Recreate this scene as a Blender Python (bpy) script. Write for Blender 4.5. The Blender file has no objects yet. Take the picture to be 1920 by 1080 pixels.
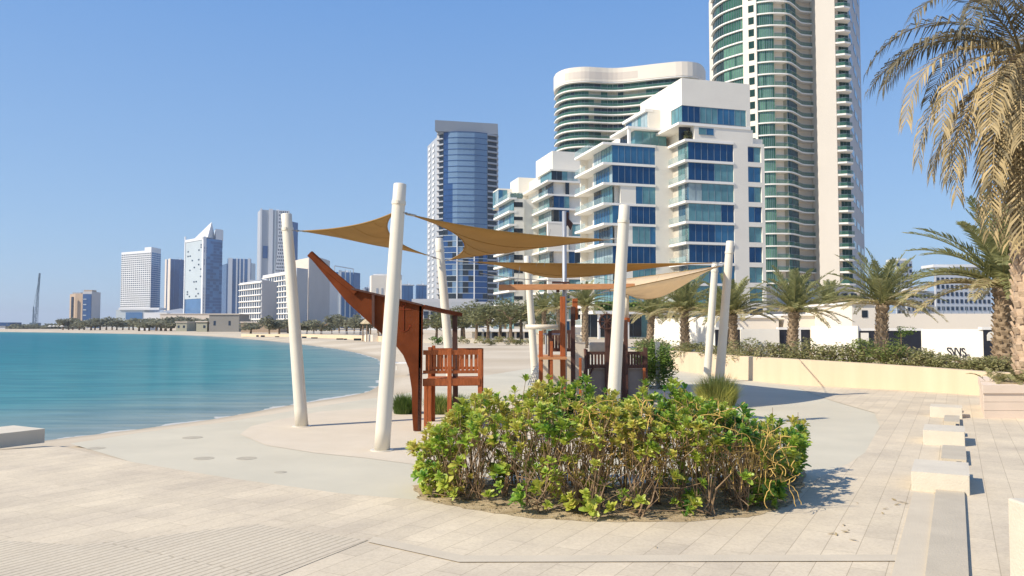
import bpy, math, random
from mathutils import Vector, Matrix
import numpy as np
R = math.radians
random.seed(11)
SC = bpy.context.scene
COL = SC.collection

# ------------------------------------------------------------------ camera
CAMH, FPX, PIT = 2.0, 1500.0, R(2.75)
cam_d = bpy.data.cameras.new('camera'); cam = bpy.data.objects.new('camera', cam_d); COL.objects.link(cam)
cam_d.sensor_width = 36; cam_d.lens = 36*FPX/1920
cam.location = (0, 0, CAMH); cam.rotation_euler = (R(90)+PIT, 0, 0)
cam_d.clip_start = .1; cam_d.clip_end = 12000
SC.camera = cam
# ------------------------------------------------------------------ world and sun
SUN_AZ, SUN_EL = R(207), R(39.5)      # direction towards the sun, measured from +X
w = bpy.data.worlds.new('World'); SC.world = w; w.use_nodes = True
nt = w.node_tree; nt.nodes.clear()
sky = nt.nodes.new('ShaderNodeTexSky'); sky.sky_type = 'NISHITA'; sky.sun_disc = False
sky.sun_elevation = SUN_EL; sky.sun_rotation = R(90)-SUN_AZ
sky.air_density = 1.0; sky.dust_density = 0.3; sky.ozone_density = 5; sky.altitude = 0
# evenly hazed Gulf sky: the clear-sky model blended with a soft vertical gradient
wtc = nt.nodes.new('ShaderNodeTexCoord'); wsx = nt.nodes.new('ShaderNodeSeparateXYZ'); wr = nt.nodes.new('ShaderNodeValToRGB')
for i, (p, c) in enumerate([(0,(.40,.58,.82)),(.12,(.33,.53,.82)),(.4,(.17,.38,.80)),(1,(.10,.24,.62))]):
    e = wr.color_ramp.elements[i] if i < 2 else wr.color_ramp.elements.new(p); e.position = p; e.color = (*c, 1)
wsc = nt.nodes.new('ShaderNodeVectorMath'); wsc.operation = 'SCALE'; wsc.inputs['Scale'].default_value = 6.5
wmx = nt.nodes.new('ShaderNodeMix'); wmx.data_type = 'RGBA'; wmx.inputs['Factor'].default_value = .75
nt.links.new(wtc.outputs['Generated'], wsx.inputs[0]); nt.links.new(wsx.outputs['Z'], wr.inputs[0]); nt.links.new(wr.outputs[0], wsc.inputs[0])
nt.links.new(sky.outputs[0], wmx.inputs['A']); nt.links.new(wsc.outputs[0], wmx.inputs['B'])
bg = nt.nodes.new('ShaderNodeBackground'); bg.inputs[1].default_value = 0.12
wo = nt.nodes.new('ShaderNodeOutputWorld')
nt.links.new(wmx.outputs['Result'], bg.inputs[0]); nt.links.new(bg.outputs[0], wo.inputs[0])
sl = bpy.data.lights.new('sun', 'SUN'); sl.energy = 4.8; sl.angle = R(.5); sl.color = (1, .90, .75)
so = bpy.data.objects.new('sun', sl); COL.objects.link(so)
sd = Vector((math.cos(SUN_AZ)*math.cos(SUN_EL), math.sin(SUN_AZ)*math.cos(SUN_EL), math.sin(SUN_EL)))
so.rotation_euler = sd.to_track_quat('Z', 'Y').to_euler(); so.location = sd*50
SC.view_settings.view_transform = 'Standard'; SC.view_settings.look = 'None'
SC.view_settings.exposure = 0.36; SC.view_settings.gamma = 1

# ------------------------------------------------------------------ pixel -> place
CP, SP = math.cos(PIT), math.sin(PIT)
def ray(px, py):
    u, v = (px-960)/FPX, (540-py)/FPX
    return Vector((u, CP-v*SP, SP+v*CP))
def W(px, py, d):
    r = ray(px, py); return Vector((0, 0, CAMH)) + r*(d/r.y)
def G(px, py, z=0.0):
    r = ray(px, py); return Vector((0, 0, CAMH)) + r*((z-CAMH)/r.z)
class Frame:
    def __init__(s, o, th):
        s.o = Vector((o[0], o[1], 0)); s.e1 = Vector((math.cos(th), math.sin(th), 0)); s.e2 = Vector((-math.sin(th), math.cos(th), 0))
        s.m = Matrix.Translation(s.o) @ Matrix.Rotation(th, 4, 'Z'); s.th = th
    def ht(s, px, py, t):   # cast on the plane t = const -> (s, z)
        r = ray(px, py); o = s.o + s.e2*t; k = (o - Vector((0, 0, 0))).dot(s.e2)/r.dot(s.e2)
        p = Vector((0, 0, CAMH))+r*k; return (p-s.o).dot(s.e1), p.z
    def hs(s, px, py, q):
        r = ray(px, py); o = s.o + s.e1*q; k = o.dot(s.e1)/r.dot(s.e1)
        p = Vector((0, 0, CAMH))+r*k; return (p-s.o).dot(s.e2), p.z

# ------------------------------------------------------------------ mesh builder
class MB:
    def __init__(s, xf=None): s.v = []; s.f = []; s.mi = []; s.xf = xf; s.t = []; s.cuts = []
    def cut(s): s.cuts.append((len(s.v), len(s.f))); return s
    def add(s, vs, fs, m=0, tint=.5):
        b = len(s.v)
        if s.xf is not None: vs = [s.xf @ Vector(p) for p in vs]
        s.v.extend([tuple(p) for p in vs])
        for f in fs: s.f.append(tuple(b+i for i in f)); s.mi.append(m); s.t.append(tint)
        return s
    def box(s, a, b, m=0):
        x0, y0, z0 = a; x1, y1, z1 = b
        x0, x1 = min(x0, x1), max(x0, x1); y0, y1 = min(y0, y1), max(y0, y1); z0, z1 = min(z0, z1), max(z0, z1)
        return s.add([(x0,y0,z0),(x1,y0,z0),(x1,y1,z0),(x0,y1,z0),(x0,y0,z1),(x1,y0,z1),(x1,y1,z1),(x0,y1,z1)],
              [(0,3,2,1),(4,5,6,7),(0,1,5,4),(1,2,6,5),(2,3,7,6),(3,0,4,7)], m)
    def beam(s, a, b, w, h=None, m=0):
        a, b = Vector(a), Vector(b); h = w if h is None else h
        d = (b-a).normalized(); up = Vector((0,0,1)) if abs(d.z) < .95 else Vector((0,1,0))
        x = d.cross(up).normalized()*w/2; y = x.cross(d).normalized()*h/2
        vs = [p+sx*x+sy*y for p in (a, b) for sx, sy in ((-1,-1),(1,-1),(1,1),(-1,1))]
        return s.add(vs, [(0,1,2,3),(7,6,5,4),(0,4,5,1),(1,5,6,2),(2,6,7,3),(3,7,4,0)], m)
    def tube(s, pts, rad, n=8, m=0, cap=True, tint=.5):
        pts = [Vector(p) for p in pts]; k = len(pts)
        if not hasattr(rad, '__len__'): rad = [rad]*k
        vs = []; fs = []; ref = None
        for i, p in enumerate(pts):
            d = (pts[min(i+1, k-1)]-pts[max(i-1, 0)]).normalized()
            if ref is None: ref = Vector((1,0,0)) if abs(d.x) < .8 else Vector((0,1,0))
            x = (ref - d*ref.dot(d)).normalized(); ref = x; y = d.cross(x)
            for j in range(n):
                a = 2*math.pi*j/n; vs.append(p+(x*math.cos(a)+y*math.sin(a))*rad[i])
        for i in range(k-1):
            for j in range(n):
                a, b = i*n+j, i*n+(j+1)%n; fs.append((a, b, b+n, a+n))
        if cap: fs.append(tuple(range(n-1, -1, -1))); fs.append(tuple(range((k-1)*n, k*n)))
        return s.add(vs, fs, m, tint)
    def prism(s, poly, z0, z1, m=0, mt=None):       # plan polygon extruded upwards
        n = len(poly); poly = [(p[0], p[1]) for p in poly]
        ar = sum(poly[i][0]*poly[(i+1)%n][1]-poly[(i+1)%n][0]*poly[i][1] for i in range(n))
        if ar < 0: poly = poly[::-1]
        vs = [(x, y, z0) for x, y in poly]+[(x, y, z1) for x, y in poly]
        s.add(vs, [(i, (i+1)%n, n+(i+1)%n, n+i) for i in range(n)], m)
        s.add(vs, [tuple(range(n-1, -1, -1)), tuple(range(n, 2*n))], m if mt is None else mt)
        return s
    def slab3(s, pts, off, m=0):                   # any planar outline pushed along an offset vector
        pts = [Vector(p) for p in pts]; off = Vector(off); n = len(pts)
        vs = pts+[p+off for p in pts]
        return s.add(vs, [tuple(range(n-1,-1,-1)), tuple(range(n, 2*n))]+[(i,(i+1)%n,n+(i+1)%n,n+i) for i in range(n)], m)
    def sheet(s, poly, z, m=0):
        n = len(poly); P = [(p[0], p[1]) for p in poly]
        ar = sum(P[i][0]*P[(i+1)%n][1]-P[(i+1)%n][0]*P[i][1] for i in range(n))
        if ar < 0: P = P[::-1]
        return s.add([(x, y, z) for x, y in P], [tuple(range(n))], m)
    def lathe(s, prof, n=12, c=(0,0,0), m=0):
        vs = [(c[0]+r*math.cos(2*math.pi*j/n), c[1]+r*math.sin(2*math.pi*j/n), c[2]+z) for r, z in prof for j in range(n)]
        fs = [(i*n+j, i*n+(j+1)%n, (i+1)*n+(j+1)%n, (i+1)*n+j) for i in range(len(prof)-1) for j in range(n)]
        fs.append(tuple(range(n-1,-1,-1))); fs.append(tuple(range((len(prof)-1)*n, len(prof)*n)))
        return s.add(vs, fs, m)
    def build(s, name, mats, parent=None, smooth=False, loc=None, bevel=0):
        cs = [c for c in s.cuts if 0 < c[0] < len(s.v)]
        if cs:
            cs = [(0, 0)]+cs+[(len(s.v), len(s.f))]; o = None
            for (v0, f0), (v1, f1) in zip(cs, cs[1:]):
                if f1 == f0: continue
                q = MB(); q.v = s.v[v0:v1]; q.f = [tuple(i-v0 for i in f) for f in s.f[f0:f1]]; q.mi = s.mi[f0:f1]; q.t = s.t[f0:f1]
                o = q.build(name, mats, parent, smooth, loc, bevel)
                if getattr(s, 'fr', None) is not None and o: pass
            if getattr(s, 'fr', None) is not None and s.fr.v: s.fr.build('window_frame', M['mullion'], o)
            return o
        me = bpy.data.meshes.new(name)
        vs = s.v
        if loc is not None: vs = [(x-loc[0], y-loc[1], z-loc[2]) for x, y, z in vs]
        me.from_pydata(vs, [], s.f)
        if not isinstance(mats, (list, tuple)): mats = [mats]
        for m in mats: me.materials.append(m)
        me.polygons.foreach_set('material_index', s.mi)
        at = me.attributes.new('tint', 'FLOAT', 'FACE'); at.data.foreach_set('value', s.t)
        if smooth: me.polygons.foreach_set('use_smooth', [True]*len(me.polygons))
        me.update()
        o = bpy.data.objects.new(name, me); COL.objects.link(o)
        if loc is not None: o.location = loc
        if parent is not None: o.parent = parent
        if getattr(s, 'fr', None) is not None and s.fr.v: s.fr.build('window_frame', M['mullion'], o)
        if bevel:
            b = o.modifiers.new('edge', 'BEVEL'); b.width = bevel; b.segments = 2; b.limit_method = 'ANGLE'
        return o
def tag(o, label=None, cat=None, group=None, kind=None):
    if label: o['label'] = label
    if cat: o['category'] = cat
    if group: o['group'] = group
    if kind: o['kind'] = kind
    return o
def thing(name, label, cat, group=None, loc=(0,0,0)):
    o = bpy.data.objects.new(name, None); COL.objects.link(o); o.empty_display_size = .2; o.location = loc
    return tag(o, label, cat, group)
def copy_tree(o, parent=None):
    c = o.copy(); COL.objects.link(c); c.parent = parent
    for ch in list(o.children): copy_tree(ch, c)
    return c

# ------------------------------------------------------------------ materials
def lerp(a, b, t): return tuple(a[i]*(1-t)+b[i]*t for i in range(3))
def mat(name, col, rough=.6, var=.08, scale=3.0, bump=0.0, bscale=40.0, spec=.4, metal=0.0, col2=None, transl=0.0, tint=None, coord='Object', stretch=(1,1,1), detail=6, trans_col=None, alpha=1.0):
    m = bpy.data.materials.new(name); m.use_nodes = True; nt = m.node_tree; N = nt.nodes; L = nt.links
    b = N['Principled BSDF']; out = N['Material Output']
    b.inputs['Roughness'].default_value = rough; b.inputs['Specular IOR Level'].default_value = spec; b.inputs['Metallic'].default_value = metal
    tc = N.new('ShaderNodeTexCoord'); mp = N.new('ShaderNodeMapping'); mp.inputs['Scale'].default_value = stretch
    L.new(tc.outputs[coord], mp.inputs[0])
    no = N.new('ShaderNodeTexNoise'); no.inputs['Scale'].default_value = scale; no.inputs['Detail'].default_value = detail; no.inputs['Roughness'].default_value = .6
    L.new(mp.outputs[0], no.inputs['Vector'])
    rp = N.new('ShaderNodeValToRGB'); rp.color_ramp.elements[0].position = .3; rp.color_ramp.elements[1].position = .7
    c2 = col2 if col2 else tuple(min(1, c*(1+var)) for c in col); c1 = col if col2 else tuple(c*(1-var) for c in col)
    rp.color_ramp.elements[0].color = (*c1, 1); rp.color_ramp.elements[1].color = (*c2, 1)
    L.new(no.outputs['Fac'], rp.inputs[0]); csrc = rp.outputs[0]
    if tint:
        at = N.new('ShaderNodeAttribute'); at.attribute_name = 'tint'
        r2 = N.new('ShaderNodeValToRGB'); cr = r2.color_ramp
        for i, (p, c) in enumerate(tint):
            e = cr.elements[i] if i < 2 else cr.elements.new(p)
            e.position = p; e.color = (*c, 1)
        L.new(at.outputs['Fac'], r2.inputs[0])
        mx = N.new('ShaderNodeMix'); mx.data_type = 'RGBA'; mx.blend_type = 'MULTIPLY'; mx.inputs['Factor'].default_value = 1
        L.new(r2.outputs[0], mx.inputs['A']); L.new(csrc, mx.inputs['B']); csrc = mx.outputs['Result']
    L.new(csrc, b.inputs['Base Color'])
    if bump:
        n2 = N.new('ShaderNodeTexNoise'); n2.inputs['Scale'].default_value = bscale; n2.inputs['Detail'].default_value = 5
        L.new(mp.outputs[0], n2.inputs['Vector']); bp = N.new('ShaderNodeBump'); bp.inputs['Strength'].default_value = bump; bp.inputs['Distance'].default_value = .02
        L.new(n2.outputs['Fac'], bp.inputs['Height']); L.new(bp.outputs[0], b.inputs['Normal'])
    if transl:
        t = N.new('ShaderNodeBsdfTranslucent'); ms = N.new('ShaderNodeMixShader'); ms.inputs[0].default_value = transl
        if trans_col: t.inputs[0].default_value = (*trans_col, 1)
        else: L.new(csrc, t.inputs[0])
        L.new(b.outputs[0], ms.inputs[1]); L.new(t.outputs[0], ms.inputs[2]); L.new(ms.outputs[0], out.inputs[0])
    if alpha < 1: b.inputs['Alpha'].default_value = alpha
    return m
def glass(name, col, rough=.06, spec=.6, metal=0.0, var=.25, scale=.35, wob=.02, alpha=1.0):
    m = mat(name, col, rough, var, scale, bump=wob, bscale=.6, spec=spec, metal=metal, alpha=alpha); return m
def xyz(name): return None

M = {}
M['white_wall'] = mat('white_render', (.78,.735,.64), .75, .035, .25, bump=.1, bscale=8)
M['white_slab'] = mat('white_slab_render', (.82,.79,.73), .7, .03, .4)
M['cream_wall'] = mat('cream_render', (.60,.475,.325), .85, .06, 1.6, bump=.25, bscale=25, col2=(.66,.53,.37), stretch=(1.2,1.2,.12))
M['tower_white'] = mat('tower_white', (.76,.69,.58), .75, .03, .08)
M['tower_beige'] = mat('tower_beige', (.62,.55,.47), .8, .05, .05)
M['recess'] = mat('recess_wall', (.36,.355,.27), .8, .06, .1)
M['dull_cover'] = mat('dusty_cover', (.42,.375,.285), .8, .12, 12, bump=.3)
M['dull_wall'] = mat('dull_render', (.25,.24,.22), .85, .08, .1)
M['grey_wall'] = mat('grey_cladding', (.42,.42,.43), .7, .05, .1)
M['brownstone'] = mat('brown_cladding', (.40,.30,.21), .8, .05, .1)
M['g_navy'] = glass('navy_glass', (.014,.065,.155), .05, .35, .35)
M['g_blue'] = glass('blue_glass', (.045,.15,.26), .05, .35, .35)
M['g_teal'] = glass('teal_glass', (.12,.26,.28), .07, .4, .2)
M['g_pale'] = glass('curtained_glass', (.30,.38,.39), .12, .5, 0)
M['g_dark'] = glass('dark_glass', (.015,.022,.03), .06, .5, .1)
M['g_green'] = glass('green_glass', (.045,.13,.085), .06, .25, .25)
M['g_green2'] = glass('pale_green_glass', (.12,.25,.17), .08, .25, .2)
M['g_green3'] = glass('deep_green_glass', (.018,.05,.038), .06, .25, .2)
M['rail_glass'] = glass('balustrade_glass', (.30,.42,.42), .05, .35, 0, alpha=.30)
M['rail_green'] = glass('green_balustrade_glass', (.06,.16,.11), .05, .3, 0, alpha=.65)
M['far_blue'] = glass('far_blue_glass', (.07,.17,.34), .12, .4, .3, scale=.02)
M['g_towerlight'] = glass('tower_reflection_glass', (.17,.26,.37), .10, .4, .2, scale=.03)  # front glass with the bright reflection put into its colour
M['far_blue2'] = glass('far_deep_blue_glass', (.035,.09,.22), .12, .4, .3, scale=.02)
M['far_light'] = mat('far_pale_panels', (.44,.50,.53), .45, .06, .03)
M['far_white'] = mat('far_white', (.66,.67,.68), .7, .03, .02)
M['far_grey'] = mat('far_grey', (.36,.39,.43), .7, .04, .02)
M['crown_grey'] = mat('grey_crown', (.24,.27,.31), .6, .05, .05)
M['far_win'] = glass('far_window', (.035,.055,.09), .15, .3, .2, scale=.1)
M['mullion'] = mat('mullion', (.22,.27,.31), .4, .03, 5, metal=.3)
M['pole'] = mat('cream_paint', (.70,.645,.53), .38, .05, 1.5, bump=.06, bscale=12, spec=.5)
M['sail'] = mat('sand_sail_cloth', (.46,.285,.095), .85, .08, 1.5, bump=.25, bscale=260, transl=.33)
M['sail2'] = mat('sunlit_sail_cloth', (.84,.70,.50), .85, .05, 2.5, bump=.25, bscale=260, transl=.5)  # sail cloth with its sunlit look put into a paler colour
M['cable'] = mat('steel_cable', (.35,.34,.32), .4, .05, 8, metal=.7)
M['steel'] = mat('galvanised_steel', (.42,.43,.44), .45, .08, 6, metal=.5)
M['rust'] = mat('rust_brown_panel', (.135,.033,.009), .65, .28, 2.5, bump=.15, bscale=30, spec=.12)
M['anchor'] = mat('red_brown_paint', (.20,.040,.014), .65, .1, 6, spec=.12)
M['wood'] = mat('red_brown_timber', (.36,.105,.036), .7, .28, 5, bump=.35, bscale=18, stretch=(6,6,1), spec=.15)
M['dwood'] = mat('dark_brown_timber', (.075,.032,.022), .6, .3, 5, bump=.3, bscale=18, stretch=(6,6,1))
M['orange_wood'] = mat('orange_timber', (.52,.24,.10), .6, .15, 4, bump=.3, bscale=18, stretch=(1,6,6))
M['board'] = mat('beige_board', (.62,.55,.44), .7, .05, 3)
M['taupe'] = mat('taupe_panel', (.27,.235,.21), .7, .06, 3)
M['black'] = mat('dark_gate_paint', (.018,.02,.03), .5, .1, 3)
M['concrete'] = mat('pale_concrete', (.60,.54,.43), .85, .07, 2.5, bump=.3, bscale=50)
M['concrete2'] = mat('grey_concrete', (.48,.42,.32), .85, .07, 2.5, bump=.3, bscale=50)
M['rosestone'] = mat('rose_stone', (.74,.60,.47), .8, .06, 2, bump=.25, bscale=50)
M['bark'] = mat('bark', (.20,.14,.09), .9, .35, 9, bump=.6, bscale=30)
M['palmbark'] = mat('palm_bark', (.27,.20,.13), .9, .35, 6, bump=.8, bscale=22)
M['palmbark2'] = mat('near_palm_bark', (.46,.34,.23), .9, .25, 5, bump=.8, bscale=14)
M['soil'] = mat('sandy_soil', (.30,.22,.12), .95, .3, 5, bump=.8, bscale=60, col2=(.54,.43,.27))
M['tile'] = mat('clay', (.45,.2,.1), .7, .1, 3)
M['red'] = mat('red_cloth', (.45,.03,.04), .8, .1, 8)
M['skin'] = mat('skin', (.45,.27,.18), .6, .05, 8)
M['thatch'] = mat('thatch', (.42,.34,.22), .9, .2, 4, bump=.5, bscale=20)
LF = [(.0,(.05,.14,.03)),(.25,(.13,.32,.05)),(.5,(.34,.50,.06)),(.78,(.58,.62,.10)),(1.,(.68,.56,.14))]
M['hedge_leaf'] = mat('hedge_leaf', (.85,.85,.85), .38, .15, 12, spec=.45, tint=LF, transl=.36)
M['stem'] = mat('woody_stem', (.15,.095,.055), .85, .35, 7, bump=.4, bscale=60, col2=(.38,.26,.15))
M['vine'] = mat('tan_vine', (.55,.36,.10), .7, .2, 12)
M['palm_leaf'] = mat('palm_leaf', (.95,.95,.95), .5, .1, 3, tint=[(0,(.19,.21,.08)),(.5,(.35,.35,.14)),(.8,(.48,.42,.21)),(1,(.56,.45,.26))], transl=.4)
M['dry_leaf'] = mat('dry_palm_leaf', (.95,.95,.95), .6, .15, 3, tint=[(0,(.07,.07,.045)),(.3,(.16,.135,.075)),(.65,(.36,.275,.13)),(1,(.58,.44,.22))], transl=.2)
M['tree_leaf'] = mat('tree_leaf', (.95,.95,.95), .6, .2, 2, tint=[(0,(.12,.135,.06)),(.5,(.21,.22,.10)),(1,(.34,.33,.17))], transl=.38)
M['far_leaf'] = mat('far_leaf', (.95,.95,.95), .7, .2, .5, tint=[(0,(.17,.18,.13)),(.5,(.25,.255,.17)),(1,(.35,.34,.23))], transl=.4)
M['shrub_leaf'] = mat('olive_shrub_leaf', (.95,.95,.95), .6, .2, 2, tint=[(0,(.19,.20,.07)),(.5,(.36,.35,.14)),(1,(.52,.45,.24))], transl=.4)
M['green_leaf'] = mat('bright_shrub_leaf', (.9,.9,.9), .5, .2, 2, tint=[(0,(.06,.12,.02)),(.5,(.14,.24,.04)),(1,(.28,.36,.07))], transl=.25)
M['grass'] = mat('grass_blade', (.95,.95,.95), .5, .1, 5, tint=[(0,(.06,.12,.02)),(.5,(.15,.23,.05)),(1,(.72,.70,.20))], transl=.4)

# ------------------------------------------------------------------ shoreline, terrain and sea
SEA = -0.35
shore_px = [(-330,0),(0,0)]
sh = [(-900,15.2),(-120,14.0),(-30,13.6),(-12,14.9)] + [tuple(G(px, py, SEA).xy) for px, py in
      ((60,829),(150,818),(250,806),(400,786),(560,757),(640,745),(690,735),(712,722),(722,706),(724,694),(718,682),(706,672),(672,662),(630,654),(560,645),(490,638),(420,632),(350,628.4),(280,626.6),(200,625),(100,623.4),(0,622.2),(-200,621.5),(-600,621))]
sh += [(-3000, 640), (-3000, 300)]
SH = np.array(sh)
def sdist(P):       # signed distance to the sea polygon, positive inside the sea
    A = SH; B = np.roll(SH, -1, 0); d = np.full(len(P), 1e9); ins = np.zeros(len(P), bool)
    for a, b in zip(A, B):
        ab = b-a; t = np.clip(((P-a)@ab)/max(ab@ab, 1e-9), 0, 1); q = a+t[:, None]*ab
        d = np.minimum(d, np.hypot(*(P-q).T))
        c = (a[1] > P[:, 1]) != (b[1] > P[:, 1])
        if b[1] != a[1]: ins ^= c & (P[:, 0] < (b[0]-a[0])*(P[:, 1]-a[1])/(b[1]-a[1])+a[0])
    return np.where(ins, d, -d)
def polar(rads, angs, zf, name, m):
    A, Q = np.meshgrid(angs, rads); X = (Q*np.sin(A)).ravel(); Y = (Q*np.cos(A)).ravel()
    P = np.stack([X, Y], 1); D = sdist(P); Z = zf(P, D); n = len(angs); k = len(rads)
    i = np.arange(k-1)[:, None]*n+np.arange(n-1)[None]; F = np.stack([i, i+1, i+n+1, i+n], -1).reshape(-1, 4)[:, ::-1]
    me = bpy.data.meshes.new(name); me.from_pydata(np.stack([X, Y, Z], 1).tolist(), [], F.tolist())
    at = me.attributes.new('shore', 'FLOAT', 'POINT'); at.data.foreach_set('value', D)
    me.polygons.foreach_set('use_smooth', [True]*len(me.polygons)); me.materials.append(m)
    o = bpy.data.objects.new(name, me); COL.objects.link(o); return o
rads = np.concatenate([[0.01], np.geomspace(1.5, 9000, 330)])
angs = np.concatenate([np.linspace(-math.pi, R(-48), 50)[:-1], np.linspace(R(-48), R(48), 330), np.linspace(R(48), math.pi, 50)[1:]])
def zland(P, D):
    r = np.hypot(P[:, 0], P[:, 1])
    land = np.minimum(0, SEA+np.minimum(-D, 50)*.085); sea = SEA-np.minimum(D*.10, 4)
    return np.where(D > 0, sea, land)
def sand_mat():
    m = bpy.data.materials.new('beach_sand'); m.use_nodes = True; nt = m.node_tree; N = nt.nodes; L = nt.links; b = N['Principled BSDF']
    b.inputs['Roughness'].default_value = .95; b.inputs['Specular IOR Level'].default_value = .15
    tc = N.new('ShaderNodeTexCoord')
    n1 = N.new('ShaderNodeTexNoise'); n1.inputs['Scale'].default_value = .12; n1.inputs['Detail'].default_value = 8
    n2 = N.new('ShaderNodeTexNoise'); n2.inputs['Scale'].default_value = 9; n2.inputs['Detail'].default_value = 6
    L.new(tc.outputs['Object'], n1.inputs[0]); L.new(tc.outputs['Object'], n2.inputs[0])
    r = N.new('ShaderNodeValToRGB'); r.color_ramp.elements[0].color = (.48,.40,.29,1); r.color_ramp.elements[1].color = (.60,.52,.40,1)
    r.color_ramp.elements[0].position = .35; r.color_ramp.elements[1].position = .65; L.new(n1.outputs[0], r.inputs[0])
    at = N.new('ShaderNodeAttribute'); at.attribute_name = 'shore'
    mr = N.new('ShaderNodeMapRange'); mr.inputs['From Min'].default_value = -.9; mr.inputs['From Max'].default_value = .1; mr.inputs['To Max'].default_value = .75
    L.new(at.outputs['Fac'], mr.inputs['Value'])
    mx = N.new('ShaderNodeMix'); mx.data_type = 'RGBA'; mx.inputs['B'].default_value = (.30,.25,.18,1)
    L.new(mr.outputs[0], mx.inputs['Factor']); L.new(r.outputs[0], mx.inputs['A']); L.new(mx.outputs['Result'], b.inputs['Base Color'])
    bp = N.new('ShaderNodeBump'); bp.inputs['Strength'].default_value = .35; bp.inputs['Distance'].default_value = .03
    L.new(n2.outputs[0], bp.inputs['Height']); L.new(bp.outputs[0], b.inputs['Normal']); return m
tag(polar(rads, angs, zland, 'ground', sand_mat()), kind='structure')
def sea_mat():
    m = bpy.data.materials.new('sea_water'); m.use_nodes = True; nt = m.node_tree; N = nt.nodes; L = nt.links; N.remove(N['Principled BSDF']); out = N['Material Output']
    at = N.new('ShaderNodeAttribute'); at.attribute_name = 'shore'
    tc = N.new('ShaderNodeTexCoord')
    def noise(sc, st, det=5):
        mp = N.new('ShaderNodeMapping'); mp.inputs['Scale'].default_value = st; mp.inputs['Rotation'].default_value = (0, 0, R(-12)); L.new(tc.outputs['Object'], mp.inputs[0])
        n = N.new('ShaderNodeTexNoise'); n.inputs['Scale'].default_value = sc; n.inputs['Detail'].default_value = det; L.new(mp.outputs[0], n.inputs[0]); return n
    def ramp(src, st):
        r = N.new('ShaderNodeValToRGB'); cr = r.color_ramp
        for i, (p, c) in enumerate(st):
            e = cr.elements[i] if i < 2 else cr.elements.new(p); e.position = p; e.color = (*c, 1)
        L.new(src, r.inputs[0]); return r
    def mth(op, a, b):
        q = N.new('ShaderNodeMath'); q.operation = op
        for i, v in enumerate((a, b)):
            if isinstance(v, (int, float)): q.inputs[i].default_value = v
            else: L.new(v, q.inputs[i])
        return q.outputs[0]
    nb = noise(.035, (1, 1.4, 1), 3)
    ad = mth('ADD', mth('MULTIPLY', nb.outputs[0], 9.0), at.outputs['Fac'])
    mr = N.new('ShaderNodeMapRange'); mr.inputs['From Min'].default_value = 4; mr.inputs['From Max'].default_value = 74; L.new(ad, mr.inputs['Value'])
    r = ramp(mr.outputs[0], [(0,(.27,.31,.28)),(.04,(.17,.26,.25)),(.13,(.055,.225,.235)),(.38,(.008,.165,.195)),(.75,(.004,.13,.19)),(1,(.004,.115,.185))])
    ns = noise(1.1, (.28, 1.5, 1), 8)
    r2 = ramp(ns.outputs[0], [(.36,(.68,.80,.86)),(.62,(1.12,1.10,1.08))])
    mx = N.new('ShaderNodeMix'); mx.data_type = 'RGBA'; mx.blend_type = 'MULTIPLY'; mx.inputs['Factor'].default_value = 1; L.new(r.outputs[0], mx.inputs['A']); L.new(r2.outputs[0], mx.inputs['B'])
    # thin broken foam where the water meets the sand
    nf_ = noise(.8, (1, 1, 1), 5); edge = mth('LESS_THAN', mth('ADD', at.outputs['Fac'], mth('MULTIPLY', nf_.outputs[0], -1.6)), -.72)
    m2 = N.new('ShaderNodeMix'); m2.data_type = 'RGBA'; m2.inputs['B'].default_value = (.58,.56,.50,1); L.new(edge, m2.inputs['Factor']); L.new(mx.outputs['Result'], m2.inputs['A'])
    n1 = noise(2.2, (.5, 1.8, 1), 6); n2 = noise(.45, (.4, 1.7, 1), 4)
    b1 = N.new('ShaderNodeBump'); b1.inputs['Strength'].default_value = .9; b1.inputs['Distance'].default_value = .07; L.new(n1.outputs[0], b1.inputs['Height'])
    b2 = N.new('ShaderNodeBump'); b2.inputs['Strength'].default_value = .9; b2.inputs['Distance'].default_value = .3; L.new(n2.outputs[0], b2.inputs['Height']); L.new(b1.outputs[0], b2.inputs['Normal'])
    df = N.new('ShaderNodeBsdfDiffuse'); L.new(m2.outputs['Result'], df.inputs[0]); gl = N.new('ShaderNodeBsdfGlossy'); gl.inputs['Roughness'].default_value = .16
    L.new(b2.outputs[0], gl.inputs['Normal']); fr = N.new('ShaderNodeFresnel'); fr.inputs['IOR'].default_value = 1.33; L.new(b2.outputs[0], fr.inputs['Normal'])
    ms = N.new('ShaderNodeMixShader'); L.new(mth('MULTIPLY', fr.outputs[0], .24), ms.inputs[0]); L.new(df.outputs[0], ms.inputs[1]); L.new(gl.outputs[0], ms.inputs[2]); L.new(ms.outputs[0], out.inputs[0]); return m
tag(polar(rads, angs, lambda P, D: np.full(len(P), SEA), 'sea', sea_mat()), kind='structure')

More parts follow.
